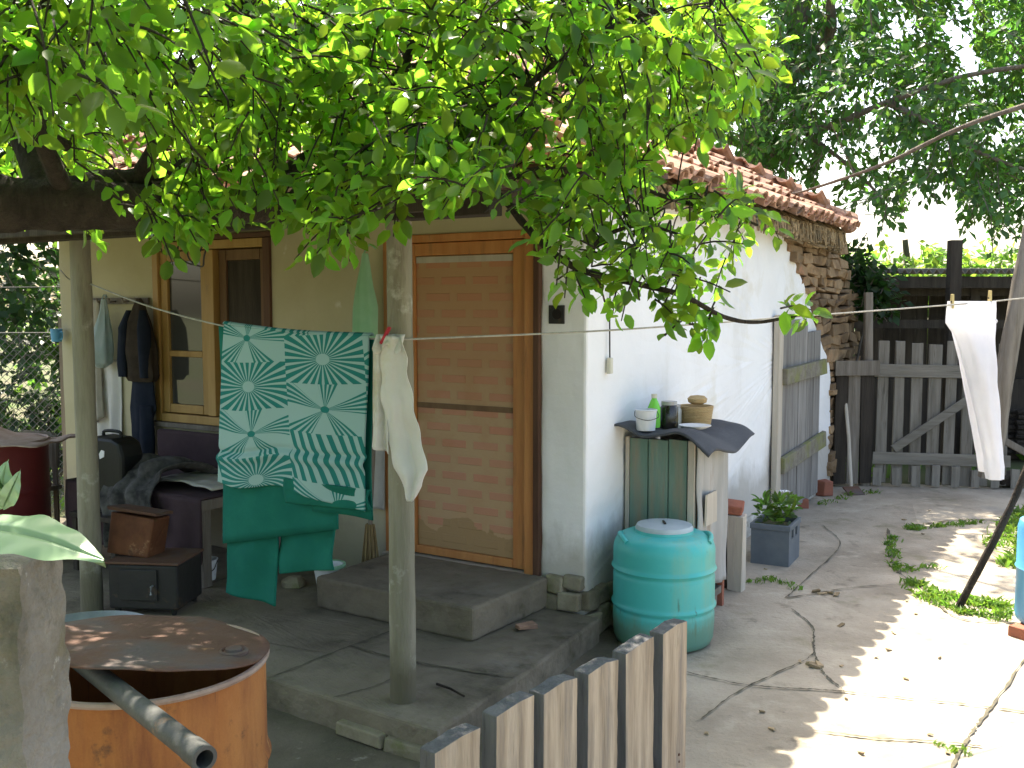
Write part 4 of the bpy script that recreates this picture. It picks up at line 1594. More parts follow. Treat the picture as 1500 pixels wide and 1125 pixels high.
mb = MB()
top = at(-40, 770, 1.40) - plb
mb.tube(bez([(0, 0, 0), (.02, -.02, .6), (.0, -.04, 1.1), top], 18), lerp_list(.009, .004, 19), 8)
mb.tube(bez([(.0, -.04, 1.1), at(-30, 720, 1.45) - plb, at(5, 715, 1.45) - plb], 8), lerp_list(.005, .003, 9), 6)
mb.build('stem', 'far_leaf', plant, smooth=True)
for b, t, w, nr, cu, sg in ((at(-60, 772, 1.36) - plb, at(152, 821, 1.27) - plb, .046, (.12, -.50, 1), -.12, .018),
                            (at(-2, 745, 1.47) - plb, at(10, 676, 1.46) - plb, .021, (.3, -1, .2), .3, .01),
                            (at(4, 745, 1.46) - plb, at(29, 690, 1.45) - plb, .014, (.5, -1, .1), .3, .01),
                            (at(-40, 760, 1.42) - plb, at(-140, 740, 1.40) - plb, .04, (0, -.5, 1), .2, .03)):
    mb = MB()
    mb.grid(broad_leaf(b, t, w, nr, cu, sg), 16, 26)
    mb.build('leaf', 'broad_leaf', plant, smooth=True, angle=0)


# ---- oil drums
def drum(name, label, loc, h, r, body, rim, lidtilt=None, ribs=True):
    o = thing(name, label, 'oil drum', loc, group='old oil drums')
    mb = MB()
    prof = [(r * .97, .0), (r, .015), (r, .015)]
    zs_ = np.linspace(.02, h, 60)
    for zz in zs_:
        rb = 0
        if ribs:
            for c in (h * .34, h * .67):
                rb += .010 * math.exp(-((zz - c) / .014) ** 2)
        prof.append((r + rb, zz))
    prof += [(r - .006, h), (r - .006, .1), (.01, .09)]
    mb.lathe(prof, 64)
    mb.build('body', body, o, smooth=True, angle=50)
    mb = MB()
    ringp = []
    for k in range(9):
        th = 2 * math.pi * k / 8
        ringp.append((r + .001 + .009 * math.cos(th), h + .009 * math.sin(th)))
    mb.lathe(ringp, 64)
    mb.build('rim', rim, o, smooth=True)
    return o


dl = Vector((-.928, 2.45, 0))
dm = drum('oil_drum', 'open rust-orange oil drum under a loose rusted lid in the foreground', dl, .80, .29, 'rust_orange', 'rust_rim')
# loose lid: slightly bent disc lying on the drum and on the pipe
lidc = dl + Vector((.0, .0, .845))
lid = thing('drum_lid', 'loose warped rusty metal lid lying on the orange oil drum', 'lid', lidc)
mb = MB()
NR, NA = 10, 64
rings = []


def lidz(x, y):
    return .036 * (-(y) / .3) * 1.0 + .008 - .020 * (x / .3) + .010 * mnoise.noise(Vector((x * 6, y * 6, 2.2))) - .02 * max(0, (x / .3)) ** 2


for i in range(NR + 1):
    rr = .298 * i / NR
    ring = []
    for k in range(NA):
        th = 2 * math.pi * k / NA
        r2 = rr * (1 + (.018 * mnoise.noise(Vector((math.cos(th) * 3, math.sin(th) * 3, 5))) if i > 7 else 0))
        x, y = r2 * math.cos(th), r2 * math.sin(th)
        ring.append(Vector((x, y, lidz(x, y) + (.003 if i in (8,) else 0))))
    rings.append(ring)
rings[0] = [Vector((.001 * math.cos(2 * math.pi * k / NA), .001 * math.sin(2 * math.pi * k / NA), lidz(0, 0))) for k in range(NA)]
mb.rings(rings, caps=False)
mb.build('plate', 'rust_dark', lid, smooth=True, solid=.005)
bp_ = atz(342, 945, .85)
bx_, by_ = bp_.x - lidc.x, bp_.y - lidc.y
mb = MB()
bz = lidz(bx_, by_) + .002
mb.lathe([(.036, bz), (.036, bz + .008), (.030, bz + .011), (.026, bz + .006), (.022, bz + .006), (.020, bz + .014), (.001, bz + .015)], 24, (bx_, by_, 0))
mb.build('bung', 'rust_dark', lid, smooth=True, angle=40)
p0, p1 = dl + Vector((-.13, -.11, .842)), at(300, 1112, 1.85)
pm = dl + Vector((-.03, -.283, .832))
mb = MB()
dirp = (p1 - p0).normalized()
pts = [p0 + dirp * 0, p0 + (p1 - p0) * .5, p1]
a = dirp.cross(Vector((0, 0, 1))).normalized()
b = dirp.cross(a)
rings = []
for q, r_ in ((p0, .023), (p1 - dirp * .06, .0245), (p1 - dirp * .055, .0265), (p1, .026), (p1, .018), (p1 - dirp * .3, .018)):
    rings.append([q + a * (r_ * math.cos(2 * math.pi * k / 24)) + b * (r_ * math.sin(2 * math.pi * k / 24)) for k in range(24)])
mb.rings(rings, caps=True)
pipe = mb.build('pipe', 'stove_iron', None, smooth=True, angle=40)
pipe.data.materials[0] = M('grey_pipe', (.042, .045, .046), (.075, .077, .074), 4, .6, .25, 40, dirt=(((.22, .13, .07), 9, .62, .72),))
tag(pipe, 'short grey metal pipe sticking out between the orange drum and its lid', 'pipe')

red = drum('oil_drum', 'dark red oil drum at the left edge by the wire mesh fence', Vector((-3.17, 6.0, 0)), .885, .29, 'red_paint', 'rust_rim')
mb = MB()
mb.grid(lambda u, v: Vector((-.32 + .80 * u, -.33 + .62 * v, .03 * math.sin(u * 5 + 1) * v + .02 * mnoise.noise(Vector((u * 5, v * 5, 1))) - .03 * u)), 20, 16)
rs = mb.build('metal_sheet', 'rust_rim', None, smooth=True, solid=.006, loc=(-3.22, 5.95, .925))
tag(rs, 'crooked rusty metal sheet laid over the dark red drum', 'metal sheet')

# ---- zinc tub behind the orange drum
tub = thing('zinc_tub', 'shallow grey zinc tub on the ground behind the orange drum', 'tub', (-1.80, 4.02, 0))
mb = MB()
mb.lathe([(.01, .01), (.20, .01), (.28, .33), (.292, .34), (.285, .348), (.272, .335), (.195, .022), (.01, .02)], 48)
mb.build('body', 'galv', tub, smooth=True, angle=40)
for s in (-1, 1):
    mb = MB()
    mb.tube(bez([(s * .28, -.07, .28), (s * .325, -.05, .30), (s * .325, .05, .30), (s * .28, .07, .28)], 12), .007, 8)
    mb.build('handle', 'galv', tub, smooth=True)


def hloc(px, py, z, dz=0.0):
    p = atz(px, py, z)
    p.z = z + dz
    return p


# ---- old iron stove and the tin on it
sv = thing('stove', 'low dark iron stove on the porch beside the left post', 'stove', (-1.865, 5.06, .13), R(-6))
mb = MB()
mb.bx(-.185, .185, -.15, .15, .03, .262)
mb.build('body', 'stove_iron', sv, bevel=.012)
mb = MB()
mb.bx(-.195, .195, -.16, .16, .265, .278)
mb.build('top_plate', 'rust_dark', sv, bevel=.004)
mb = MB()
mb.bx(-.12, .08, -.162, -.151, .08, .24)
sd = mb.build('door', 'stove_iron', sv, bevel=.004)
mb = MB()
mb.tube([(.06, -.165, .16), (.06, -.185, .16), (.06, -.185, .12)], .006, 8)
mb.build('handle', 'galv', sd)
for x in (-.15, .15):
    for y in (-.12, .12):
        mb = MB()
        mb.tube([(x, y, 0), (x, y, .032)], [.012, .018], 10)
        mb.build('leg', 'stove_iron', sv)
tinb = thing('rusty_tin', 'crumpled rusty brown tin box tilted on top of the iron stove', 'tin box', (-1.985, 5.08, .412), 0, rot=(R(-8), R(7), R(-10)))
mb = MB()
mb.bx(-.125, .125, -.08, .08, 0, .215, jit=.014)
mb.build('body', M('tin_rust', (.085, .030, .013), (.16, .062, .028), 6, .7, .5, 30, dirt=(((.42, .24, .13), 8, .60, .70), ((.06, .03, .02), 5, .58, .7))), tinb, bevel=.008)
mb = MB()
mb.bx(-.135, .135, -.09, .09, .222, .24, jit=.008)
mb.build('lid', 'rust_dark', tinb, bevel=.004)

# ---- stool with a black case under the hanging clothes
stool = thing('stool', 'dark wooden stool on the porch carrying the black case', 'stool', L(-2.80, -.72, .13), HA)
mb = MB()
mb.bx(-.21, .21, -.16, .16, .325, .355)
mb.build('seat', 'dark_wood', stool, bevel=.004)
for x in (-.18, .18):
    for y in (-.13, .13):
        mb = MB()
        mb.bx(x - .02, x + .02, y - .02, y + .02, 0, .322)
        mb.build('leg', 'dark_wood', stool)
case = thing('black_case', 'black rounded case with top handle and white spot, upright on the dark stool', 'case', L(-2.80, -.72, .487), HA + R(6))
mb = MB()
mb.prism([(-.16, .0), (.16, .0), (.165, .34), (.14, .42), (.08, .445), (-.09, .45), (-.14, .42), (-.165, .34)], lambda a, b, d: Vector((a, d, b)), -.085, .085)
mb.build('body', 'black', case, bevel=.02)
mb = MB()
mb.tube(bez([(-.07, 0, .44), (-.06, 0, .475), (.06, 0, .475), (.07, 0, .44)], 12), .010, 8)
mb.build('handle', 'black', case, smooth=True)
mb = MB()
mb.prism([(-.01, .32), (.025, .335), (.03, .37), (.005, .375), (-.015, .35)], lambda a, b, d: Vector((a, d, b)), -.089, -.0855)
mb.build('sticker', 'white_plastic', case)

ch = thing('chair', 'old wooden chair with rounded backrest behind the left porch post', 'chair', L(-3.75, -.75, .13), HA + R(8))
mb = MB()
mb.bx(-.19, .19, -.19, .19, .38, .41)
mb.build('seat', 'old_wood', ch, bevel=.006)
mb = MB()
mb.prism([(-.18, .52), (.18, .52), (.185, .70), (.12, .755), (-.12, .755), (-.185, .70)], lambda a, b, d: Vector((a, d, b)), .165, .185)
mb.build('backrest', 'old_wood', ch, bevel=.004)
for x in (-.17, .17):
    mb = MB()
    mb.bx(x - .018, x + .018, .15, .164, 0, .74)
    mb.build('leg', 'old_wood', ch)
    mb = MB()
    mb.bx(x - .018, x + .018, -.18, -.145, 0, .378)
    mb.build('leg', 'old_wood', ch)


# ---- cloth helpers
def drape(w, h, nu=40, nv=50, fold=.012, nf=4.0, seed=0.0, top=None, bot=None, taper=None, uvs=None, swing=.02):
    """hanging sheet: local x along the line, z down from 0, folds in y"""
    def fn(u, v):
        x = (u - .5) * w
        if taper:
            x = taper(u, v) * w
        z0 = top(u) if top else 0.0
        z1 = -h + (bot(u) if bot else 0.0)
        z = z0 + (z1 - z0) * v
        y = fold * (.25 + .75 * v) * (math.sin(u * nf * 6.283 + seed + 1.2 * v) + .6 * mnoise.noise(Vector((u * 5 + seed, v * 3, seed))))
        y += swing * mnoise.noise(Vector((u * 1.5 + seed, v * 1.7, 4 + seed)))
        return Vector((x, y, z))
    return fn, nu, nv


def loft(mb, secs, n=28, fold=.0, nf=6, seed=0.0, mi=0):
    """secs: (z, cx, cy, rx, ry)"""
    rings = []
    zs = [s[0] for s in secs]
    m = 4 * (len(secs) - 1) + 1
    for i in range(m):
        t = i / (m - 1) * (len(secs) - 1)
        a = min(int(t), len(secs) - 2)
        q = t - a
        q = q * q * (3 - 2 * q)
        s = [secs[a][k] + (secs[a + 1][k] - secs[a][k]) * q for k in range(5)]
        ring = []
        for k in range(n):
            th = 2 * math.pi * k / n
            f = 1 + fold * math.sin(nf * th + seed + s[0] * 5) + fold * 1.6 * mnoise.noise(Vector((math.cos(th) * 2 + seed, math.sin(th) * 2, s[0] * 7)))
            ring.append(Vector((s[1] + s[3] * f * math.cos(th), s[2] + s[4] * f * math.sin(th), s[0])))
        rings.append(ring)
    mb.rings(rings, mi)
    return mb


# ---- clothes line: house corner - behind the left post - centre post - the prop at the right
PW1, PW2 = L(-.10, -1.38), L(-2.21, -1.33)
lpts = [L(-4.30, -.02, 1.97), L(-2.25, -1.27, 1.835)]
qa, qb = at(330, 478, 4.40), at(545, 496, 3.90)
right_end = at(1625, 430, 5.15)
tr = at(1425, 444, 5.0)
lineP = [lpts[0], (lpts[0] + lpts[1]) / 2 + Vector((0, 0, -.03)), lpts[1], lpts[1] * .5 + qa * .5 + Vector((0, 0, -.02)), qa, (qa + qb) / 2 + Vector((0, 0, -.015)), qb,
         PW1 + Vector((-.03, -.075, 1.578)), at(620, 496, 3.82), at(890, 484, 4.10), at(1150, 465, 4.45), tr, at(1510, 436, 5.06), right_end]
LINE = bez(lineP, 13 * 10)
mb = MB()
mb.tube(LINE, .0042, 6)
tag(mb.build('clothesline', 'rope', None, smooth=True), 'thin grey clothesline strung from the house corner past the posts to the right', 'clothesline')


def peg(loc, rz, mat, label, lean=0.0):
    o = thing('clothes_peg', label, 'clothes peg', loc, rot=(0, lean, rz), group='clothes pegs on the line')
    for s in (-1, 1):
        mb = MB()
        mb.box((0, s * .006, 0.004), (.011, .007, .072), (s * .06, 0, 0))
        mb.build('jaw', mat, o, bevel=.0015)
    mb = MB()
    mb.tube([(-.007, 0, .002), (.007, 0, .002)], .005, 8)
    mb.build('spring', 'wire', o)
    return o


# printed quilt folded over the line
qd = qb - qa
qd.z = 0
qang = math.atan2(qd.y, qd.x)
QW = qd.length
quilt = thing('quilt', 'teal and white starburst-print quilt with plain green back, hung over the clothesline', 'quilt', qa, qang)
slope = (qb.z - qa.z)
fn0, nu, nv = drape(QW, .74, 60, 60, .012, 2.3, .6, top=lambda u: slope * u + .012 - .012 * math.sin(math.pi * u),
                    bot=lambda u:   .03 - .02 * u + .035 * math.exp(-((u - .52) / .2) ** 2) + .012 * mnoise.noise(Vector((u * 4, 0, 9))))


def qfront(u, v):
    p = fn0(u, v)
    p.x += QW / 2 - .055 * v * (1 - u) * 1.3 - .015 * v * u
    p.y -= .014 + .012 * v
    # two crumpled lines low down
    p.y += .012 * math.exp(-((v - .80 + .11 * u) / .018) ** 2) - .014 * math.exp(-((v - .84 + .11 * u) / .03) ** 2)
    return p


mb = MB()
mb.grid(qfront, 90, 110, uv=lambda u, v: (u * 1.92 - .10, (1 - v) * 3.35 + .42))
mb.grid(lambda u, v: Vector((QW * u, -.014 + .028 * v, slope * u + .012 + .010 * math.sin(math.pi * v) - .012 * math.sin(math.pi * u))), 40, 6, uv=lambda u, v: (u * 1.92 - .10, 3.77))
mb.build('printed_face', 'quilt', quilt, smooth=True, solid=.004, angle=0)
# the green back hangs lower in uneven folds
gb = MB()


def green(u0, u1, t0, t1, b0, b1, y, curve=.02, seed=0.0, fold=.008, lean=0.0):
    def fn(u, v):
        uu = u0 + (u1 - u0) * u
        zt = t0 + (t1 - t0) * u
        zb = b0 + (b1 - b0) * u + curve * math.sin(u * math.pi * .5)
        z = zt + (zb - zt) * v
        yy = y + fold * math.sin(u * 7 + seed + v * 2) + .012 * mnoise.noise(Vector((u * 2.5 + seed, v * 2, seed)))
        yy += lean * v
        return Vector((QW * uu + .006 * math.sin(v * 5 + seed), yy, z))
    gb.grid(fn, 30, 24)


kz = lambda py, Y: EYE - (py - 450) / F_PX * Y - qa.z
green(-.085, .76, 0.0, slope, kz(806, 4.40), kz(778, 4.05), .020, .0, .3, .010)
green(.60, .985, slope * .6, slope, kz(752, 4.1), kz(770, 3.95), .008, .02, 1.6, .006)
green(.44, 1.0, kz(700, 4.2), kz(715, 3.95), kz(736, 4.2), kz(742, 3.95), -.030, -.008, 2.6, .004, .01)
green(-.085, .295, kz(798, 4.40), kz(790, 4.25), kz(880, 4.42), kz(896, 4.28), .034, .0, .9, .012)
green(.30, .68, kz(790, 4.25), kz(780, 4.1), kz(850, 4.25), kz(842, 4.12), .055, .01, 2.2, .010)
gb.build('green_back', 'green_lining', quilt, smooth=True, solid=.008, angle=60)

# white towel pinned by one corner in front of the centre post
tw = thing('towel', 'crumpled off-white towel with long pointed corner pegged before the centre post', 'towel', PW1 + Vector((-.01, -.085, 1.585)), HA + R(16))


def towel_left(u, v):
    xa, xb = -.085 - .016 * v, -.030 + .012 * v
    x = xa + (xb - xa) * u
    y = -.012 + .014 * math.sin(u * 9 + v * 2) * (.4 + v) + .014 * mnoise.noise(Vector((u * 3, v * 3, 1)))
    z = .0 - (.425 + .02 * u) * v - .03 * (1 - v) * (1 - u)
    return Vector((x, y, z))


def towel_right(u, v):
    xl = np.interp(v, [0, .3, .6, .80, .93, 1.0], [-.045, -.045, -.028, .004, .046, .060])
    xr = np.interp(v, [0, .12, .2, .5, .80, .90, 1.0], [.045, .064, .066, .102, .145, .122, .076])
    x = xl + (xr - xl) * u + .004 * math.sin(v * 30 + u * 4)
    fade = min(1, (1 - v) * 5 + .1)
    y = -.035 + (.013 * math.sin(u * 10 + v * 2.5) * (.5 + .5 * v) + .02 * mnoise.noise(Vector((u * 3, v * 4, 7)))) * fade
    z = .008 - .63 * v - .012 * math.cos(u * 9) * v * (1 - v) - .02 * (1 - v) * max(0, u - .5)
    return Vector((x, y, z))


mb = MB()
mb.grid(towel_left, 26, 40)
mb.grid(towel_right, 34, 50)
mb.grid(lambda u, v: Vector((-.075 + .115 * u, -.045 + .045 * v - .010 * math.sin(u * 16), .012 - .055 * (1 - v) - .02 * (1 - v) * math.sin(u * 9))), 24, 8)
mb.build('towel_cloth', 'towel', tw, smooth=True, solid=.003, angle=0)
tw_cloth = COL.objects[-1]
peg(PW1 + Vector((-.045, -.105, 1.590)), HA + .3, 'peg_red', 'red clothes peg holding the off-white towel at the centre post', .5)

# long white trousers on the line, nearly edge on
ta = math.atan2((LINE[-1] - LINE[-20]).y, (LINE[-1] - LINE[-20]).x)
to = thing('trousers', 'long white cotton trousers pegged on the line before the picket gate', 'trousers', tr, ta - R(3))
mb = MB()
loft(mb, [(.01, -0.006, 0, .125, .012), (-.03, -0.003, 0, .128, .022), (-.10, 0.001, 0, .125, .04), (-.16, 0.024, 0, .105, .042), (-.26, 0.044, 0, .088, .05), (-.40, 0.067, 0, .072, .05),
          (-.55, 0.098, 0, .062, .045), (-.70, 0.129, 0, .052, .038), (-.80, 0.148, 0, .046, .036), (-.84, 0.153, .0, .050, .036), (-.905, 0.160, 0, .044, .032)], 44, .085, 5, .4)
loft(mb, [(-.12, 0.027, .06, .10, .03), (-.3, 0.057, .065, .075, .045), (-.55, 0.105, .07, .055, .04), (-.78, 0.143, .06, .046, .034), (-.83, 0.152, .055, .05, .034), (-.875, 0.156, .055, .044, .03)], 30, .06, 4, 1.9)
o = mb.build('cloth', 'white_cloth', to, smooth=True, angle=60)
to.scale = (.98, 1.1, 1.0)
mb = MB()
mb.tube(bez([(.105, -.012, -.08), (.135, 0, -.09), (.118, 0, -.115)], 8), .006, 6)
mb.build('drawstring', 'white_cloth', to, smooth=True)
mb = MB()
mb.tube(bez([(.055, -.03, -.30), (.12, -.01, -.31), (.145, 0, -.335)], 8), .004, 6)
mb.build('drawstring', 'white_cloth', to, smooth=True)
ld = (LINE[-1] - LINE[-20]).normalized()
peg(tr - ld * .115 + Vector((0, 0, .012)), ta, 'peg_wood', 'wooden clothes peg on the waistband end nearer the house wall')
peg(tr + ld * .095 + Vector((0, 0, .018)), ta, 'peg_wood', 'wooden clothes peg on the waistband end nearer the leaning pole')

# prop stick under the line
mb = MB()
sb = Vector((2.52, 5.44, 0))
mb.tube(bez([sb, sb * .66 + right_end * .34 + Vector((.02, 0, .0)), sb * .33 + right_end * .67 + Vector((-.02, 0, 0)), right_end + Vector((.03, -.01, .1))], 24),
        lerp_list(.022, .014, 25), 9, lump=.2)
tag(mb.build('prop_stick', 'bark', None, smooth=True), 'thin crooked dark stick leaning from the grass to prop the clothesline', 'prop stick')

# ---- blue barrel at the right edge on a brick
bb = thing('blue_barrel', 'blue plastic barrel standing on a brick at the right edge', 'barrel', (2.845, 5.02, .055))
mb = MB()
mb.lathe([(.01, .0), (.18, .0), (.195, .015), (.20, .04), (.20, .28), (.207, .29), (.20, .30), (.20, .50), (.19, .535), (.15, .55), (.01, .552)], 40)
mb.build('body', 'blue_plastic', bb, smooth=True, angle=40)
mb = MB()
mb.lathe([(.09, .553), (.09, .575), (.08, .58), (.01, .581)], 30)
mb.build('lid', 'blue_board', bb, smooth=True, angle=40)
for k, (dx, dy, lb) in enumerate(((-.13, -.06, 'front left'), (.1, -.05, 'right'), (0, .12, 'rear'))):
    pass
mb = MB()
mb.box((2.80, 5.0, .0275), (.40, .20, .055), (0, 0, .5), jit=.004)
tag(mb.build('brick', 'brick', None, bevel=.004), 'flat red brick slab under the blue barrel at the right edge', 'brick')

# ---- turquoise barrel
tb = thing('barrel', 'turquoise plastic barrel with grey round lid at the house corner', 'barrel', (.775, 4.93, 0))
mb = MB()
prof = [(.01, .004), (.215, .0), (.24, .012), (.252, .04), (.256, .10)]
for zz in np.linspace(.11, .48, 50):
    rb = 0
    for c in (.205, .39):
        rb += .009 * math.exp(-((zz - c) / .010) ** 2) - .005 * math.exp(-((zz - c + .022) / .010) ** 2)
    prof.append((.257 + rb, zz))
prof += [(.255, .497), (.247, .522), (.230, .543), (.20, .556), (.165, .563), (.150, .565), (.148, .578), (.14, .58), (.01, .58)]
mb.lathe(prof, 64)
mb.build('body', 'teal_plastic', tb, smooth=True, angle=50)
mb = MB()
mb.lathe([(.145, .566), (.147, .584), (.139, .600), (.10, .606), (.01, .608)], 48)
tl = mb.build('lid', 'lid_grey', tb, smooth=True, angle=35)
mb = MB()
mb.box((-.002, -.01, .612), (.012, .07, .008))
mb.build('lid_grip', 'stove_iron', tl, bevel=.003)
for sgn in (-1, 1):
    mb = MB()
    mb.tube(bez([(sgn * .205, -.12, .532), (sgn * .222, -.08, .552), (sgn * .225, .0, .552), (sgn * .205, .06, .540)], 14), .013, 10)
    mb.build('handle', 'teal_plastic', tb, smooth=True)

# ---- little lean-to hutch against the white wall
hu = thing('hutch', 'small homemade hutch of green boards and grey tin under a bent tar felt roof', 'hutch', HC, HA)
HY0, HY1, HX1 = .44, .92, .43
mb = MB()
xs_ = [.04, .15, .265, .375]
for k in range(3):
    mb.bx(xs_[k], xs_[k + 1] - .006, HY0, HY0 + .02, .12, .99 + random.uniform(-.01, .01), jit=.003)
mb.build('front_boards', 'green_paint', hu, bevel=.003)
mb = MB()
mb.bx(.376, .415, HY0 - .006, HY0 + .03, .05, 1.0)
mb.bx(.015, .038, HY0 - .006, HY0 + .03, .10, 1.0)
mb.build('frame', 'pale_wood', hu, bevel=.003)
mb = MB()
mb.grid(lambda u, v: Vector((HX1 - .005 + .01 * math.sin(u * 19) + .015 * mnoise.noise(Vector((u * 4, v * 3, 0))), HY0 + .0 + (HY1 - HY0) * u, .20 + .79 * v - .05 * u * (1 - v))), 30, 30)
mb.build('side_sheet', 'tin', hu, smooth=True, solid=.004, angle=0)
mb = MB()
mb.box((HX1 + .014, HY0 + .16, .62), (.01, .15, .17), (0, 0, 0), jit=.006)
mb.build('patch', 'pale_wood', hu)
mb = MB()
mb.bx(.02, .40, HY1 - .02, HY1, .1, .98)
mb.bx(.02, .41, HY0 + .03, HY1 - .03, .08, .12)
mb.build('back_boards', 'old_wood', hu)
for y in (HY0 + .04, HY1 - .03):
    mb = MB()
    mb.bx(.385, .415, y, y + .03, 0, .98)
    mb.build('leg', 'brick', hu)
mb = MB()


def feltf(u, v):
    x = -.005 + .54 * u
    y = HY0 - .12 + .72 * v
    z = 1.045 - .06 * u ** 2.2 + .028 * math.sin(v * 7.5 + .4) * (.3 + .7 * u) + .022 * math.sin(u * 9 + 1.5) * (1 - v) - .035 * (max(0, u - .75) / .25) ** 2
    return Vector((x, y, z + .008 * mnoise.noise(Vector((u * 5, v * 5, 0)))))


mb.grid(feltf, 44, 44)
felt = mb.build('roof_sheet', 'tar_felt', hu, smooth=True, solid=.012, angle=50)


def on_felt(x, y):
    u, v = (x + .005) / .54, (y - HY0 + .12) / .72
    return L(x, y, feltf(u, v).z + .012)


def pot(name, label, cat, loc, prof, mat, n=32, part='body', handle=None):
    o = thing(name, label, cat, loc, group='jars on the hutch roof' if name == 'jar' else None)
    mb = MB()
    mb.lathe(prof, n)
    mb.build(part, mat, o, smooth=True, angle=40)
    return o


o = pot('white_tub', 'white plastic tub nearest the corner on the tar felt roof', 'tub', on_felt(.15, .40), [(.001, 0), (.05, 0), (.058, .105), (.062, .108), (.056, .112), (.049, .01), (.001, .008)], 'white_plastic')
mb = MB()
mb.tube(bez([(-.06, 0, .10), (-.06, -.05, .075), (0, -.075, .06), (.06, -.05, .075), (.06, 0, .10)], 16), .002, 6)
mb.build('handle', 'wire', o)
o = pot('bottle', 'bright green bottle standing between white tub and dark jar', 'bottle', on_felt(.14, .53), [(.001, 0), (.033, 0), (.035, .01), (.035, .105), (.022, .14), (.014, .155), (.014, .172), (.001, .172)], 'green_glass')
mb = MB()
mb.lathe([(.016, .16), (.016, .182), (.001, .183)], 16)
mb.build('cap', 'switch', o)
o = pot('jar', 'dark glass jar with metal lid in the middle of the hutch roof', 'jar', on_felt(.19, .62), [(.001, 0), (.048, 0), (.05, .01), (.05, .115), (.04, .13), (.001, .13)], 'dark_glass')
mb = MB()
mb.lathe([(.043, .131), (.043, .15), (.001, .152)], 24)
mb.build('lid', 'tin', o)
o = pot('jar', 'clear glass jar between the dark jar and the woven basket', 'jar', on_felt(.17, .74), [(.001, 0), (.04, 0), (.042, .01), (.042, .10), (.034, .115), (.001, .115)], 'clear_jar')
mb = MB()
mb.lathe([(.036, .116), (.036, .13), (.001, .132)], 24)
mb.build('lid', 'tin', o)
o = pot('dish', 'shallow pale dish lying in front of the dark jar on the hutch roof', 'dish', on_felt(.35, .60), [(.001, .004), (.05, .004), (.085, .02), (.087, .024), (.05, .010), (.001, .009)], 'white_plastic')
o = thing('basket', 'small woven tan basket at the far end of the hutch roof', 'basket', on_felt(.25, .86))
mb = MB()
prof = [(.001, 0), (.085, 0)]
for k in range(24):
    prof.append((.086 + .014 * k / 23 + .0025 * (k % 2), .004 + .10 * k / 23))
prof += [(.096, .106), (.09, .10), (.08, .012), (.001, .01)]
mb.lathe(prof, 36)
mb.build('body', 'basket', o, smooth=True, angle=20)
mb = MB()
mb.lathe([(.001, .11), (.03, .112), (.052, .125), (.056, .145), (.04, .16), (.001, .165)], 24, (.01, 0, 0))
mb.build('bowl', 'basket', o, smooth=True)

# ---- boards leaning beside the hutch
bd = thing('board_stack', 'two upright pale boards topped by a broken brown block beside the hutch', 'boards', L(.30, 1.26, 0), HA)
mb = MB()
mb.bx(-.15, .02, -.02, .02, 0, .46, jit=.006)
mb.build('board', 'dark_wood', bd, bevel=.004)
mb = MB()
mb.bx(.026, .12, -.05, .03, 0, .46, jit=.006)
mb.build('board', 'pale_wood', bd, bevel=.004)
mb = MB()
mb.box((-.01, 0, .50), (.22, .12, .06), (.1, .1, .2), jit=.012)
mb.build('block', 'brick', bd, bevel=.008)

# ---- grey bottle crate planted with greenery
cl_ = L(.20, 1.75, 0)
crt = thing('crate', 'grey plastic bottle crate filled with green plants beyond the hutch', 'crate', L(.36, 2.08, 0), HA + R(4))
mb = MB()
cw, cdp, chh = .125, .165, .27
mb.bx(-cw, cw, -cdp, -cdp + .012, .0, chh)
mb.bx(-cw, cw, cdp - .012, cdp, .0, chh)
mb.bx(-cw, -cw + .012, -cdp + .0125, cdp - .0125, .0, chh)
mb.bx(cw - .012, cw, -cdp + .0125, cdp - .0125, 0, .17)
mb.bx(cw - .012, cw, -cdp + .0125, -.09, .1705, .23)
mb.bx(cw - .012, cw, .09, cdp - .0125, .1705, .23)
mb.bx(cw - .012, cw, -.025, .025, .1705, .23)
mb.bx(-cw + .013, cw - .013, -cdp + .013, cdp - .013, .0, .012)
mb.build('body', 'crate_grey', crt)
mb = MB()
for (a, b, c, d) in ((-cw - .008, cw + .008, -cdp - .008, -cdp + .014), (-cw - .008, cw + .008, cdp - .014, cdp + .008)):
    mb.bx(a, b, c, d, .235, .272)
for (a, b) in ((-cw - .008, -cw + .014), (cw - .014, cw + .008)):
    mb.bx(a, b, -cdp + .0145, cdp - .0145, .235, .272)
mb.build('rim', 'crate_grey', crt, bevel=.004)
for x in (-cw, -.05, .05, cw):
    pass
mb = MB()
mb.bx(-cw + .02, cw - .02, -cdp + .02, cdp - .02, .02, .235)
mb.build('soil', 'earth', crt)
cs = [np.array((random.uniform(-.09, .10), random.uniform(-.13, .14), .28 + random.uniform(0, .13))) for _ in range(42)]
p_, d_, n_, s_, _st = sprigs(cs, [np.array((random.gauss(0, .4), random.gauss(0, .4), 1)) for _ in cs], 5, .10, .075, droop=.1)
leaf_cloud('foliage', 'far_leaf', p_, d_, n_, s_, crt, fine=True, width=.7)
mb = MB()
for (x, y, z) in ((.06, -.10, .38), (.10, .02, .36), (.03, .10, .44)):
    for k in range(6):
        th = k * 1.047
        mb.add([(x, y, z), (x + .03 * math.cos(th - .4), y + .03 * math.sin(th - .4), z + .018), (x + .042 * math.cos(th), y + .042 * math.sin(th), z + .012), (x + .03 * math.cos(th + .4), y + .03 * math.sin(th + .4), z + .018)], [(0, 1, 2, 3)])
mb.build('blossom', 'petal', crt)

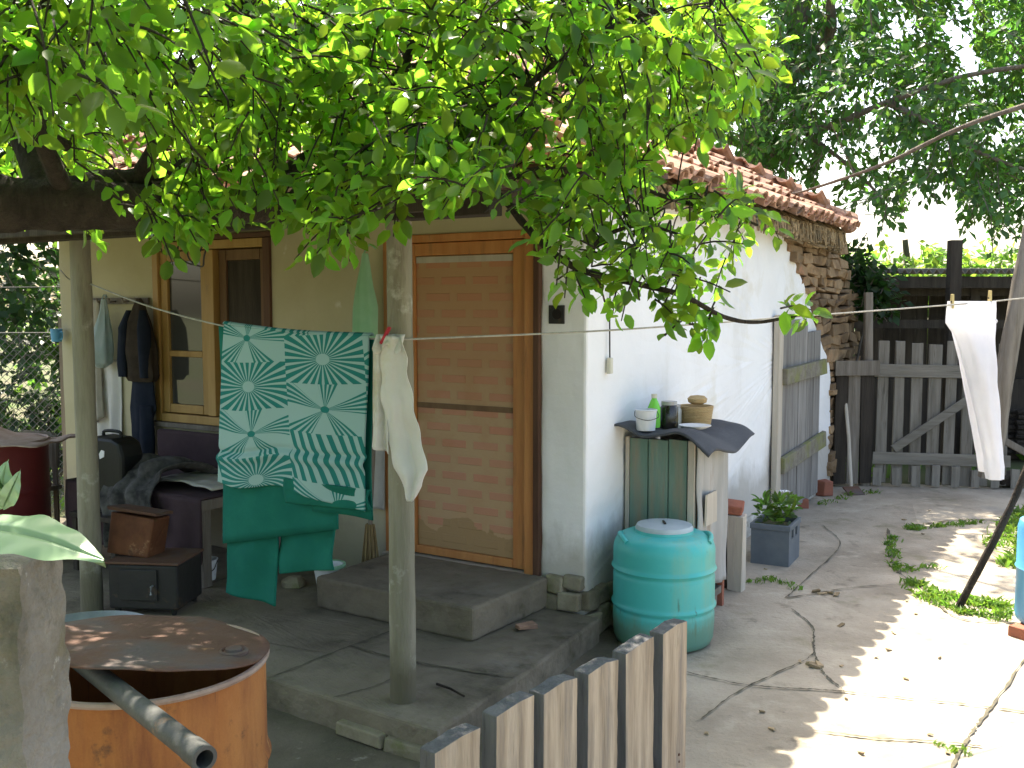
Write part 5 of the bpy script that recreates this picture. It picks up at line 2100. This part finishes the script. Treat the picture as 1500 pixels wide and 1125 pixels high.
# ================================================================== PORCH THINGS
# ---- bench with a mauve cover under the window
be = thing('bench', 'long bench draped in a dark mauve cover beneath the window', 'bench', L(-2.62, -.42, .13), HA)
mb = MB()
mb.bx(-.55, .62, -.33, .30, .44, .50)
mb.build('seat', 'old_wood', be, bevel=.004)
for x in (-.5, .57):
    for y in (-.28, .26):
        mb = MB()
        mb.bx(x - .03, x + .03, y - .03, y + .03, 0, .438)
        mb.build('leg', 'old_wood', be)
mb = MB()
fn, a, b = drape(1.22, .36, 50, 16, .014, 5, 3.0)
mb.grid(lambda u, v: fn(u, v) + Vector((.035, -.35, .512)), 50, 16)
mb.grid(lambda u, v: Vector((-.575 + 1.22 * u, -.35 + .62 * v, .512 + .012 * mnoise.noise(Vector((u * 5, v * 4, 1))))), 40, 20)
mb.build('cover', 'purple', be, smooth=True, solid=.006, angle=0)
mb = MB()
mb.bx(-.56, .63, .31, .36, .50, .76)
mb.build('backrest', 'purple', be, bevel=.02)
sh = MB()
sh.grid(lambda u, v: Vector((-.02 + .60 * u, -.22 + .46 * v, .535 + .014 * mnoise.noise(Vector((u * 6, v * 5, 3))) + (.03 * math.sin(u * 3)))), 34, 24)
o = sh.build('sheet', 'dull_towel', None, smooth=True, solid=.01, loc=be.location, rotz=HA, angle=0)
tag(o, 'off-white folded sheet spread on the mauve bench behind the quilt', 'sheet')
mb = MB()


def coat(u, v):
    x = -.13 + .44 * u + .03 * math.sin(v * 9)
    t = v
    if t < .45:
        q = t / .45
        y, z = .12 - .42 * q, .56 + .10 * math.sin(math.pi * q * .8) + .03 * math.sin(u * 13)
    else:
        q = (t - .45) / .55
        y, z = -.30 - .085 * math.sin(min(1, q * 3) * 1.57), .58 - (.33 + .10 * math.sin(u * 5 + 1)) * q
    y += .025 * mnoise.noise(Vector((u * 6, v * 5, 5))) + .012 * math.sin(u * 22 + v * 6)
    z += .02 * mnoise.noise(Vector((u * 7, v * 4, 8)))
    return Vector((x, y - .03, z))


mb.grid(coat, 60, 60)
o = mb.build('coat', 'grey_cloth', None, smooth=True, solid=.012, loc=be.location, rotz=HA, angle=0)
tag(o, 'rumpled mottled grey coat thrown over the front of the mauve bench', 'coat')

# ---- clothes and bags on the wall hooks by the window
rail = MB()
rail.bx(-4.02, -3.34, -.02, -.003, 1.72, 1.765)
for k in range(5):
    x = -3.96 + k * .14
    rail.tube([(x, -.02, 1.74), (x, -.065, 1.735), (x, -.075, 1.76)], .006, 6)
o = rail.build('hook_rail', 'old_wood', None, loc=HC, rotz=HA)
tag(o, 'wooden hook rail on the porch wall holding bags and dark clothes', 'hook rail')
hang = lambda name, label, cat, x, y, z: thing(name, label, cat, L(x, y, z), HA)
o = hang('jacket', 'dark brown and navy jacket hanging beside the window', 'jacket', -3.35, -.08, 1.76)
mb = MB()
loft(mb, [(0, 0, 0, .015, .012), (-.05, 0, 0, .05, .03), (-.16, 0, -.01, .10, .05), (-.35, .01, -.01, .14, .07), (-.52, .02, -.01, .145, .07), (-.56, .02, -.01, .12, .055)], 32, .10, 5, .2)
mb.build('body', 'brown_cloth', o, smooth=True, angle=60)
for s in (-1, 1):
    mb = MB()
    loft(mb, [(-.08, s * .07, -.03, .02, .02), (-.2, s * .10, -.05, .045, .04), (-.45, s * .11, -.06, .04, .035), (-.53, s * .11, -.06, .035, .03)], 18, .10, 3, s)
    mb.build('sleeve', 'navy_cloth', o, smooth=True, angle=60)
o = hang('trousers', 'dark navy work trousers hanging under the brown jacket by the window', 'trousers', -3.35, -.07, 1.22)
mb = MB()
loft(mb, [(.0, 0, 0, .10, .035), (-.2, 0, 0, .115, .045), (-.35, -.03, 0, .085, .04), (-.55, -.03, 0, .075, .038)], 26, .08, 4, 2)
loft(mb, [(-.18, .05, -.02, .06, .035), (-.4, .055, -.02, .065, .04), (-.56, .05, -.02, .055, .035)], 20, .08, 4, 3)
mb.build('cloth', 'navy_cloth', o, smooth=True, angle=60)
o = hang('plastic_bag', 'pale blue plastic carrier bag hanging on the hook rail', 'bag', -3.70, -.10, 1.755)
mb = MB()
loft(mb, [(0, 0, 0, .02, .015), (-.08, 0, 0, .035, .025), (-.22, -.01, -.01, .075, .05), (-.36, -.02, -.02, .10, .07), (-.44, -.02, -.02, .085, .06), (-.475, -.02, -.02, .03, .02)], 30, .09, 7, 1)
mb.build('body', 'bag_plastic', o, smooth=True, angle=60)
mb = MB()
for s in (-.018, .018):
    mb.tube(bez([(s, 0, .0), (s * .6, .01, .03), (0, .025, .01)], 8), .005, 6)
mb.build('handle', 'bag_plastic', o, smooth=True)
o = hang('cloth', 'faded beige cloth hanging between the left porch post and the plastic bag', 'cloth', -3.93, -.05, 1.75)
mb = MB()
fn, a, b = drape(.22, .95, 26, 40, .02, 2.2, 5.0, bot=lambda u: .12 * u)
mb.grid(fn, 26, 40)
mb.build('fabric', 'beige_cloth', o, smooth=True, solid=.004, angle=0)
mb = MB()
mb.grid(lambda u, v: fn(u, .72 + .05 * v) + Vector((-.0, -.008, 0)), 8, 4)
o = hang('white_cloth', 'white cloth hanging low behind the plastic bag on the wall', 'cloth', -3.80, -.03, 1.33)
mb = MB()
fn2, a, b = drape(.30, .62, 26, 30, .018, 2.0, 8.0, bot=lambda u: -.05 * u)
mb.grid(fn2, 26, 30)
mb.build('fabric', 'towel', o, smooth=True, solid=.004, angle=0)
o = hang('cup', 'small blue enamel cup hung on the outer house corner', 'cup', -4.30, -.07, 1.50)
mb = MB()
mb.lathe([(.001, -.05), (.035, -.05), (.042, .04), (.045, .043), (.04, .04), (.033, -.044), (.001, -.044)], 24)
mb.build('body', 'blue_plastic', o, smooth=True, angle=40)
mb = MB()
mb.tube(bez([(.04, 0, .02), (.07, 0, .02), (.065, 0, -.03), (.037, 0, -.03)], 10), .005, 6)
mb.build('handle', 'blue_plastic', o, smooth=True)

o = hang('gauze_bag', 'sheer pale green gauze bag hanging left of the door', 'bag', -1.33, -.13, 2.00)
mb = MB()
loft(mb, [(0, 0, 0, .018, .014), (-.06, 0, 0, .03, .02), (-.2, -.005, 0, .055, .035), (-.3, -.005, 0, .075, .04), (-.55, -.01, 0, .085, .045), (-.70, -.01, 0, .075, .04), (-.73, -.01, 0, .02, .02)], 30, .08, 6, .7)
mb.build('body', 'gauze', o, smooth=True, angle=60)
mb = MB()
mb.tube(bez([(-.01, 0, 0), (0, .04, .05), (.01, .08, .03)], 8), .004, 6)
mb.build('string', 'gauze', o)
o = hang('hand_towel', 'dull white hand towel hanging on the wall under the green gauze bag', 'towel', -1.345, -.06, 1.24)
mb = MB()
fn, a, b = drape(.17, .70, 22, 40, .010, 1.6, 6.0)
mb.grid(fn, 22, 40)
mb.build('fabric', 'dull_towel', o, smooth=True, solid=.004, angle=0)

mb = MB()
for k in range(2):
    c = L(-1.44 + .05 * k, -1.25, 2.0 - .01 * k)
    mb.tube([c + HX * (.085 - .02 * k) * math.cos(t) + HY * .015 * math.sin(3 * t) + Vector((0, 0, .10 * math.sin(t))) for t in np.linspace(1.4, 1.4 + 6.28, 40)], .004, 6, caps=False)
o = mb.build('coiled_wire', 'wire', None, smooth=True)
tag(o, 'loose loops of dark wire hanging from the porch beam left of the centre post', 'wire coil')

# broom
o = thing('broom', 'straw broom standing head down against the wall left of the door', 'broom', L(-1.30, -.15, .13), HA)
mb = MB()
for k in range(90):
    a, q = random.uniform(0, 6.28), math.sqrt(random.random())
    mb.tube([(.028 * q * math.cos(a), .02 * q * math.sin(a), .34), (.055 * q * math.cos(a), .03 * q * math.sin(a), .17), (.075 * q * math.cos(a) + random.gauss(0, .006), .04 * q * math.sin(a), random.uniform(0, .03))], .0028, 4)
mb.build('head', 'straw', o)
mb = MB()
mb.tube([(0, 0, .32), (.01, .06, 1.15)], .012, 10)
mb.build('handle', 'old_wood', o, smooth=True)

# buckets
o = pot('bucket', 'white bucket with mint rim beside the doorstep', 'bucket', hloc(482, 866, .13), [(.001, 0), (.060, 0), (.082, .135), (.09, .14), (.09, .15), (.080, .15), (.058, .01), (.001, .008)], 'white_plastic')
mb = MB()
mb.lathe([(.0905, .138), (.094, .139), (.094, .156), (.082, .157)], 32)
mb.build('rim', 'gauze', o, smooth=True, angle=40)
o = pot('bucket', 'small plain white pail behind the hanging quilt near the bench', 'bucket', hloc(302, 848, .13), [(.001, 0), (.055, 0), (.066, .115), (.07, .118), (.062, .12), (.052, .01), (.001, .008)], 'white_plastic')
mb = MB()
mb.tube(bez([(-.068, 0, .11), (-.05, -.05, .06), (.05, -.05, .06), (.068, 0, .11)], 14), .0025, 6)
mb.build('handle', 'wire', o)
for (x, y, s, lab) in ((432, 858, .07, 'small grey stone lying on the porch floor beside the mint-rimmed bucket'),):
    mb = MB()
    mb.lathe([(.001, 0), (s, .004), (s * .95, .03), (s * .5, .055), (.001, .058)], 12)
    for i, v in enumerate(mb.v):
        q = Vector(v)
        mb.v[i] = tuple(q * (1 + .3 * mnoise.noise(q * 22)))
    tag(mb.build('stone', 'rubble', None, smooth=True, loc=hloc(x, y, .13)), lab, 'stone')
mb = MB()
mb.box(hloc(771, 917, .146, .0), (.10, .05, .022), (0, .03, .5), jit=.006)
tag(mb.build('tile_shard', 'tile', None, bevel=.003), 'flat broken piece of clay tile lying beside the doorstep', 'tile shard')
mb = MB()
a, b = atz(640, 1002, .14), atz(680, 1020, .14)
mb.tube([a, (a + b) / 2 + Vector((0, 0, .006)), b], [.006, .005, .004], 7)
tag(mb.build('twig', 'bark', None, smooth=True), 'short dry twig on the porch floor at the foot of the centre post', 'twig')
mb = MB()
c = atz(752, 1022, .012)
mb.grid(lambda u, v: c + Vector(((u - .5) * .07, (v - .5) * .045 * math.sin(math.pi * (u * .9 + .05)), .012 * math.sin(u * 4) + .02 * (v - .5) ** 2 * 4)), 10, 6)
tag(mb.build('dry_leaf', M('dry_leaf', (.28, .17, .07), (.36, .24, .10), 9, .8, .3, 50), None, smooth=True, solid=.001, angle=0), 'single curled brown dry leaf on the ground below the porch edge', 'dry leaf')

# ================================================================== FAR END OF THE YARD
# ---- picket gate
g0, g1 = Vector((3.43, 9.28, 0)), Vector((4.66, 9.12, 0))
gd = (g1 - g0)
gl = gd.length
gate = thing('gate', 'grey wooden picket gate with diagonal brace at the far end of the yard', 'gate', g0, math.atan2(gd.y, gd.x))
n = 8
for k in range(n):
    mb = MB()
    w = .100
    x = .03 + k * (gl - .06 - w) / (n - 1)
    mb.bx(x, x + w + random.uniform(-.01, .01), .0, .022, .03 + random.uniform(-.02, .02), 1.36 + random.uniform(-.03, .03), jit=.006)
    mb.build('picket', 'gate_wood', gate, bevel=.003)
for zz, h in ((1.10, .12), (.27, .11)):
    mb = MB()
    mb.box((gl / 2, -.014, zz), (gl, .024, h), (0, random.uniform(-.01, .01), 0), jit=.005)
    mb.build('rail', 'gate_rail', gate, bevel=.003)
mb = MB()
mb.box((.62, -.030, .68), (1.08, .022, .075), (0, -R(36), 0), jit=.004)
mb.build('brace', 'gate_rail', gate, bevel=.003)
for k in range(n):
    x = .0 + k * (gl - .0) / (n - 1)
    mb = MB()
    mb.bx(x, x + .075, -.055, -.04, .015, .20 + random.uniform(-.02, .02), jit=.006)
    mb.build('slat', 'gate_wood', gate)

mb = MB()
mb.tube([g0 + Vector((-.06, .03, -.1)), g0 + Vector((-.05, .03, .9)), g0 + Vector((-.07, .02, 1.84))], [.055, .05, .042], 10, lump=.15)
tag(mb.build('gate_post', 'old_wood', None, smooth=True), 'round weathered gate post at the hinge side next to the board panel', 'post')
mb = MB()
p = at(1387, 700, 9.45)
mb.bx(p.x - .055, p.x + .055, 9.4, 9.5, 0, at(1387, 352, 9.45).z)
tag(mb.build('post', 'dark_wood', None, bevel=.004), 'square dark post standing behind the gate and rising above the shed roof', 'post')
mb = MB()
mb.tube(bez([at(1448, 700, 8.3), at(1470, 560, 8.25), at(1512, 330, 8.2)], 12), lerp_list(.085, .07, 13), 10, lump=.15)
tag(mb.build('leaning_pole', 'old_wood', None, smooth=True), 'thick leaning grey pole at the right behind the white trousers', 'pole')

# board panel between house and gate
pn = thing('plank_hatch', 'narrow dark upright plank hatch between the stone wall and the gate', 'hatch', Vector((3.06, 9.20, 0)), .14)
for k in range(3):
    mb = MB()
    mb.bx(-.02 + k * .13, .10 + k * .13, 0, .025, .03, 1.16 - .03 * k + random.uniform(-.02, .02), jit=.006)
    mb.build('board', 'dark_wood' if k != 1 else 'old_wood', pn, bevel=.003)
mb = MB()
mb.bx(-.04, .40, -.03, -.005, 1.06, 1.20)
mb.build('rail', 'old_wood', pn, bevel=.003)
o = thing('hoe', 'old long-handled hoe leaning against the board panel left of the gate', 'hoe', atz(1247, 722, 0))
a = Vector((0, 0, .03))
b = at(1236, 560, 9.3) - o.location
mb = MB()
mb.tube([a, (a + b) / 2 + Vector((.01, 0, 0)), b], .016, 8)
mb.build('handle', 'pale_wood', o, smooth=True)
mb = MB()
mb.box((.0, -.06, .03), (.16, .13, .012), (R(25), 0, .2))
mb.build('blade', 'rust_dark', o, bevel=.003)
for k, (x, y, lab, mt, sx) in enumerate(((1207, 726, 'broken red brick stood on end at the far corner of the white wall', 'brick', .13), (1172, 742, 'red brick lying flat under the plank door', 'brick', .17))):
    mb = MB()
    p = atz(x, y, 0)
    mb.box(p + Vector((0, 0, .07 if k == 0 else .035)), (.11, .10, .14) if k == 0 else (sx, .10, .07), (0, 0, .5 + k), jit=.01)
    tag(mb.build('brick', mt, None, bevel=.008), lab, 'brick')
mb = MB()
mb.box(atz(1212, 716, 0) + Vector((0, .02, .185)), (.13, .11, .08), (.1, 0, .3), jit=.014)
tag(mb.build('stone', 'stone', None, bevel=.012), 'pale rough stone on top of the broken brick at the white wall corner', 'stone')
mb = MB()
mb.box(atz(1450, 715, 0) + Vector((.20, .05, .07)), (.30, .18, .15), (0, 0, .2), jit=.04)
tag(mb.build('log', 'bark', None, bevel=.03), 'dark chunk of wood lying at the foot of the leaning pole', 'log')

# ---- shed behind the gate
sx0, sx1 = 3.15, 7.2
shed = thing('shed', 'low dark plank shed with a corrugated roof behind the gate', 'shed', Vector((0, 10.55, 0)), 0)
k = 0
x = sx0
wb, bl = MB(), MB()
while x < sx1:
    w = random.uniform(.13, .19)
    (bl if x < 3.62 else wb).bx(x, x + w - .012, .62 + random.uniform(0, .02), .66, -.02, 1.93 + random.uniform(-.03, .03), jit=.004)
    x += w
wb.build('wall', 'dark_wood', shed)
bl.build('side_boards', 'blue_board', shed)
for x in (3.55, 4.9, 6.3):
    mb = MB()
    mb.bx(x, x + .10, .0, .10, 0, 1.98, jit=.006)
    mb.build('post', 'dark_wood', shed)
mb = MB()
mb.box((5.2, .05, 1.88), (4.1, .08, .12))
mb.box((5.2, .03, 1.52), (4.0, .03, .09))
mb.build('beam', 'dark_wood', shed)
mb = MB()
mb.grid(lambda u, v: Vector((sx0 - .1 + (sx1 - sx0 + .2) * u, -.30 + 2.4 * v, 2.07 + .10 * v + .022 * math.sin(u * 4.25 * 6.283 * 12 / 1.0))), 420, 4)
mb.build('roof', 'corrugated', shed, smooth=True, solid=.012, angle=60)
mb = MB()
mb.bx(sx0 - .1, sx1 + .1, -.24, -.21, 1.90, 2.02)
mb.build('fascia', 'dark_wood', shed)
mb = MB()
mb.bx(sx0 + .6, sx1, .40, .60, .0, .9)
mb.build('planks', 'dark_wood', shed)
mb = MB()
for k in range(26):
    z = .08 + .055 * (k % 9) + .02 * random.random()
    xx = 5.0 + .02 * random.random() + (k // 9) * .5
    mb.tube([(xx, .12, z + .03), (xx + .55 + .2 * random.random(), .2, z + .03 + random.uniform(-.02, .02))], random.uniform(.022, .032), 7)
mb.build('firewood', 'bark', shed)
mb = MB()
mb.box(at(1470, 645, 8.8), (.5, .03, .06), (0, R(28), .1))
tag(mb.build('pole', 'old_wood', None, bevel=.006), 'short slanting grey bar in the dark to the right of the white trousers', 'bar')

# ---- bare vine stem from the roof out to the right
mb = MB()
vp = bez([at(1105, 290, 8.2), at(1160, 284, 8.1), at(1210, 270, 7.8), at(1300, 238, 7.3), at(1400, 190, 6.8), at(1500, 155, 6.4), at(1600, 130, 6.0), at(1700, 112, 5.8)], 50)
mb.tube(vp, lerp_list(.008, .022, len(vp)), 8, lump=.2)
tag(mb.build('vine_stem', 'grey_bark', None, smooth=True), 'long bare vine stem reaching from the tile roof to the upper right', 'vine')

# ---- wire mesh fence at the left
wf = thing('wire_fence', 'rusty diamond wire mesh fence at the left of the house', 'fence', Vector((-3.35, 7.75, 0)), math.pi + .06)
mb = MB()
Wd, Ht, st = 2.6, 1.5, .062
k = -int(Ht / st) - 1
while k * st < Wd:
    for s in (1, -1):
        xa = k * st if s == 1 else k * st + Ht
        pts = []
        z0_, z1_ = 0.0, Ht
        xa_, xb_ = (k * st, k * st + Ht) if s == 1 else (k * st + Ht, k * st)
        # clip to 0..Wd
        def cl(x):
            return (x - xa_) / (xb_ - xa_)
        t0, t1 = 0.0, 1.0
        ta_, tb_ = sorted((cl(0), cl(Wd)))
        t0, t1 = max(t0, ta_), min(t1, tb_)
        if t1 - t0 > .02:
            mb.tube([(xa_ + (xb_ - xa_) * t0, .003 * s, Ht * t0), (xa_ + (xb_ - xa_) * t1, .003 * s, Ht * t1)], .0022, 4, caps=False)
    k += 1
mb.build('wire_mesh', 'mesh_wire', wf)
mb = MB()
mb.tube([(0, 0, Ht), (Wd, 0, Ht)], .004, 6)
mb.tube([(0, 0, 1.86), (Wd, 0, 1.84)], .003, 6)
mb.build('top_wire', 'mesh_wire', wf)
for x in (.16, 1.35, 2.55):
    mb = MB()
    mb.bx(x - .03, x + .03, .01, .07, 0, 1.62)
    mb.build('post', 'old_wood', wf)
